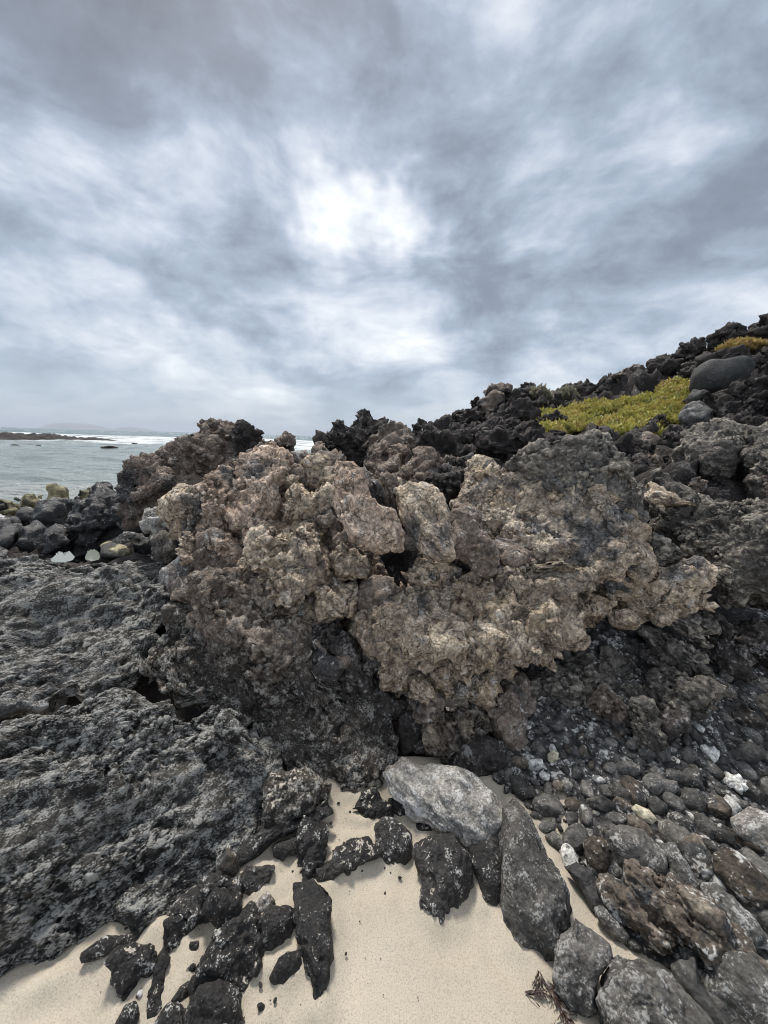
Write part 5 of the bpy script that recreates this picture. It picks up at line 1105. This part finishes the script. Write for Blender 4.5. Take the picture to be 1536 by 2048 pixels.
for j, (lb, px_, py_, w_) in enumerate((('flat black rock awash in the lagoon beyond the reef tip', 217, 896.5, 15), ('dark rock awash before the reef', 62, 890.5, 6), ('small dark rock awash before the reef beside a larger one', 79, 892, 6), ('small dark rock near the reef base at the picture edge', 30, 891, 8), ('dark speck of rock in the surf past the reef', 268, 887, 6), ('tiny dark rock awash in the surf', 294, 892.5, 3))):
    rd = ray(px_, py_); Yd = (SEA - 1.5) / rd[2]; c = CAM + rd * Yd
    o = link('awash_rock', SM[j], c, lb, 'rock', 'rocks awash in the lagoon'); s_ = w_ * Yd / FPX; o.scale = (s_, s_ * .8, s_ * .30); o.rotation_euler = (0, 0, j)
# two islands on the horizon
def island(label, prof, Yd, depth):
    q = np.array(prof, float); xs_ = np.linspace(q[0, 0], q[-1, 0], 70); hs = np.interp(xs_, q[:, 0], q[:, 1])
    Vs = []; rows_ = 9
    for k in range(rows_):
        f = k / (rows_ - 1) * 2 - 1
        for x_, h_ in zip(xs_, hs):
            p_ = atY(x_, 860, Yd); Vs.append((p_[0], Yd + f * depth, SEA - 3 + (h_ * Yd / FPX * 1.02 + 3) * math.sqrt(max(0, 1 - f * f)) * (1 + .12 * math.sin(x_ * .9 + k * 1.7) * (abs(f) > .2))))
    V = np.array(Vs); i = np.arange(len(V)).reshape(rows_, -1); Q = np.stack([i[:-1, :-1], i[:-1, 1:], i[1:, 1:], i[1:, :-1]], -1).reshape(-1, 4)
    c = np.array([V[:, 0].mean(), Yd, SEA])
    m = MAT.get('island')
    if m is None:
        m = bpy.data.materials.new('island'); m.use_nodes = True; t = NT(m.node_tree)
        b = t.node('ShaderNodeBsdfPrincipled', {'Base Color': t.ramp(t.noise(t.node('ShaderNodeNewGeometry').outputs['Position'], .004, 4), ((.3, (.12, .10, .085)), (.7, (.2, .17, .14)))), 'Roughness': .9})
        t.l.new(b.outputs[0], t.node('ShaderNodeOutputMaterial').inputs[0]); MAT['island'] = m
    link('island', mesh_from('island', V - c, Q, m), c, label, 'island', 'islands on the horizon')
island('long flat topped hazy island on the sea horizon', [(112, 0), (117, 5), (124, 9), (138, 11), (160, 10.5), (180, 8.5), (196, 5), (206, 2), (216, 0)], 8200, 500)
island('small peaked hazy island on the sea horizon', [(232, 0), (243, 2), (252, 5), (259, 7), (266, 6), (274, 5), (282, 5), (290, 2), (300, 0)], 8400, 400)

# ------------------------------------------------------------------ weed on the sand
wm = bpy.data.materials.new('weed'); wm.use_nodes = True; t = NT(wm.node_tree)
b_ = t.node('ShaderNodeBsdfPrincipled', {'Base Color': t.ramp(t.noise(t.node('ShaderNodeNewGeometry').outputs['Position'], 60, 3), ((.3, (.018, .010, .008)), (.7, (.06, .03, .02)))), 'Roughness': .5})
t.l.new(b_.outputs[0], t.node('ShaderNodeOutputMaterial').inputs[0])
def weed(label, path, n, w_, seed):
    """a tangle of thin flat ribbons strewn along a line on the sand"""
    rr = np.random.default_rng(seed); q = poly(path); P3 = np.array([hit(x, y, .004) for x, y in q]); Vs, Qs = [], []
    for k in range(n):
        f = rr.random() * (len(P3) - 1); i = min(int(f), len(P3) - 2); p = P3[i] + (P3[i + 1] - P3[i]) * (f - i)
        dr = P3[i + 1] - P3[i]; a_ = math.atan2(dr[1], dr[0]) + rr.normal(0, .5); m = 7
        for j in range(m):
            g = j / (m - 1); wd = w_ * (1 - .8 * g) * rr.uniform(.6, 1.2)
            for sg in (-1, 1): Vs.append((p[0] - sg * math.sin(a_) * wd, p[1] + sg * math.cos(a_) * wd, p[2] + rr.uniform(0, .006) + .006 * math.sin(g * 3.1)))
            if j: o_ = len(Vs) - 4; Qs.append((o_, o_ + 1, o_ + 3, o_ + 2))
            p = p + np.array([math.cos(a_), math.sin(a_), 0]) * .007; a_ += rr.normal(0, .35)
    V = np.array(Vs); c = V.mean(0)
    return link('seaweed', mesh_from('seaweed', V - c, np.array(Qs), wm), c, label, 'seaweed')
weed('string of dark seaweed along the foot of the salt spotted boulder', '8:705,780 725,830 760,870 790,920 815,975', 60, .0028, 1)
weed('small scrap of dark seaweed alone on the sand tongue', '8:662,870 690,880 705,870', 16, .0026, 2)

# ------------------------------------------------------------------ sea air between the shore and the islands
hb = np.array([[x, y, z] for z in (-60, 150) for x, y in ((-18500, -300), (18500, -300), (18500, 9600), (-18500, 9600))], float)
hm = bpy.data.materials.new('haze'); hm.use_nodes = True; t = NT(hm.node_tree)
pv = t.node('ShaderNodeVolumePrincipled', {'Color': (0.80, 0.88, 1.0), 'Density': 0.00016, 'Anisotropy': 0.2})
t.l.new(pv.outputs[0], t.node('ShaderNodeOutputMaterial').inputs['Volume'])
link('haze', mesh_from('haze', hb, np.array([[3, 2, 1, 0], [4, 5, 6, 7], [0, 1, 5, 4], [1, 2, 6, 5], [2, 3, 7, 6], [3, 0, 4, 7]]), hm, None, False), kind='stuff', label='thin sea haze over the water and far islands', cat='haze')
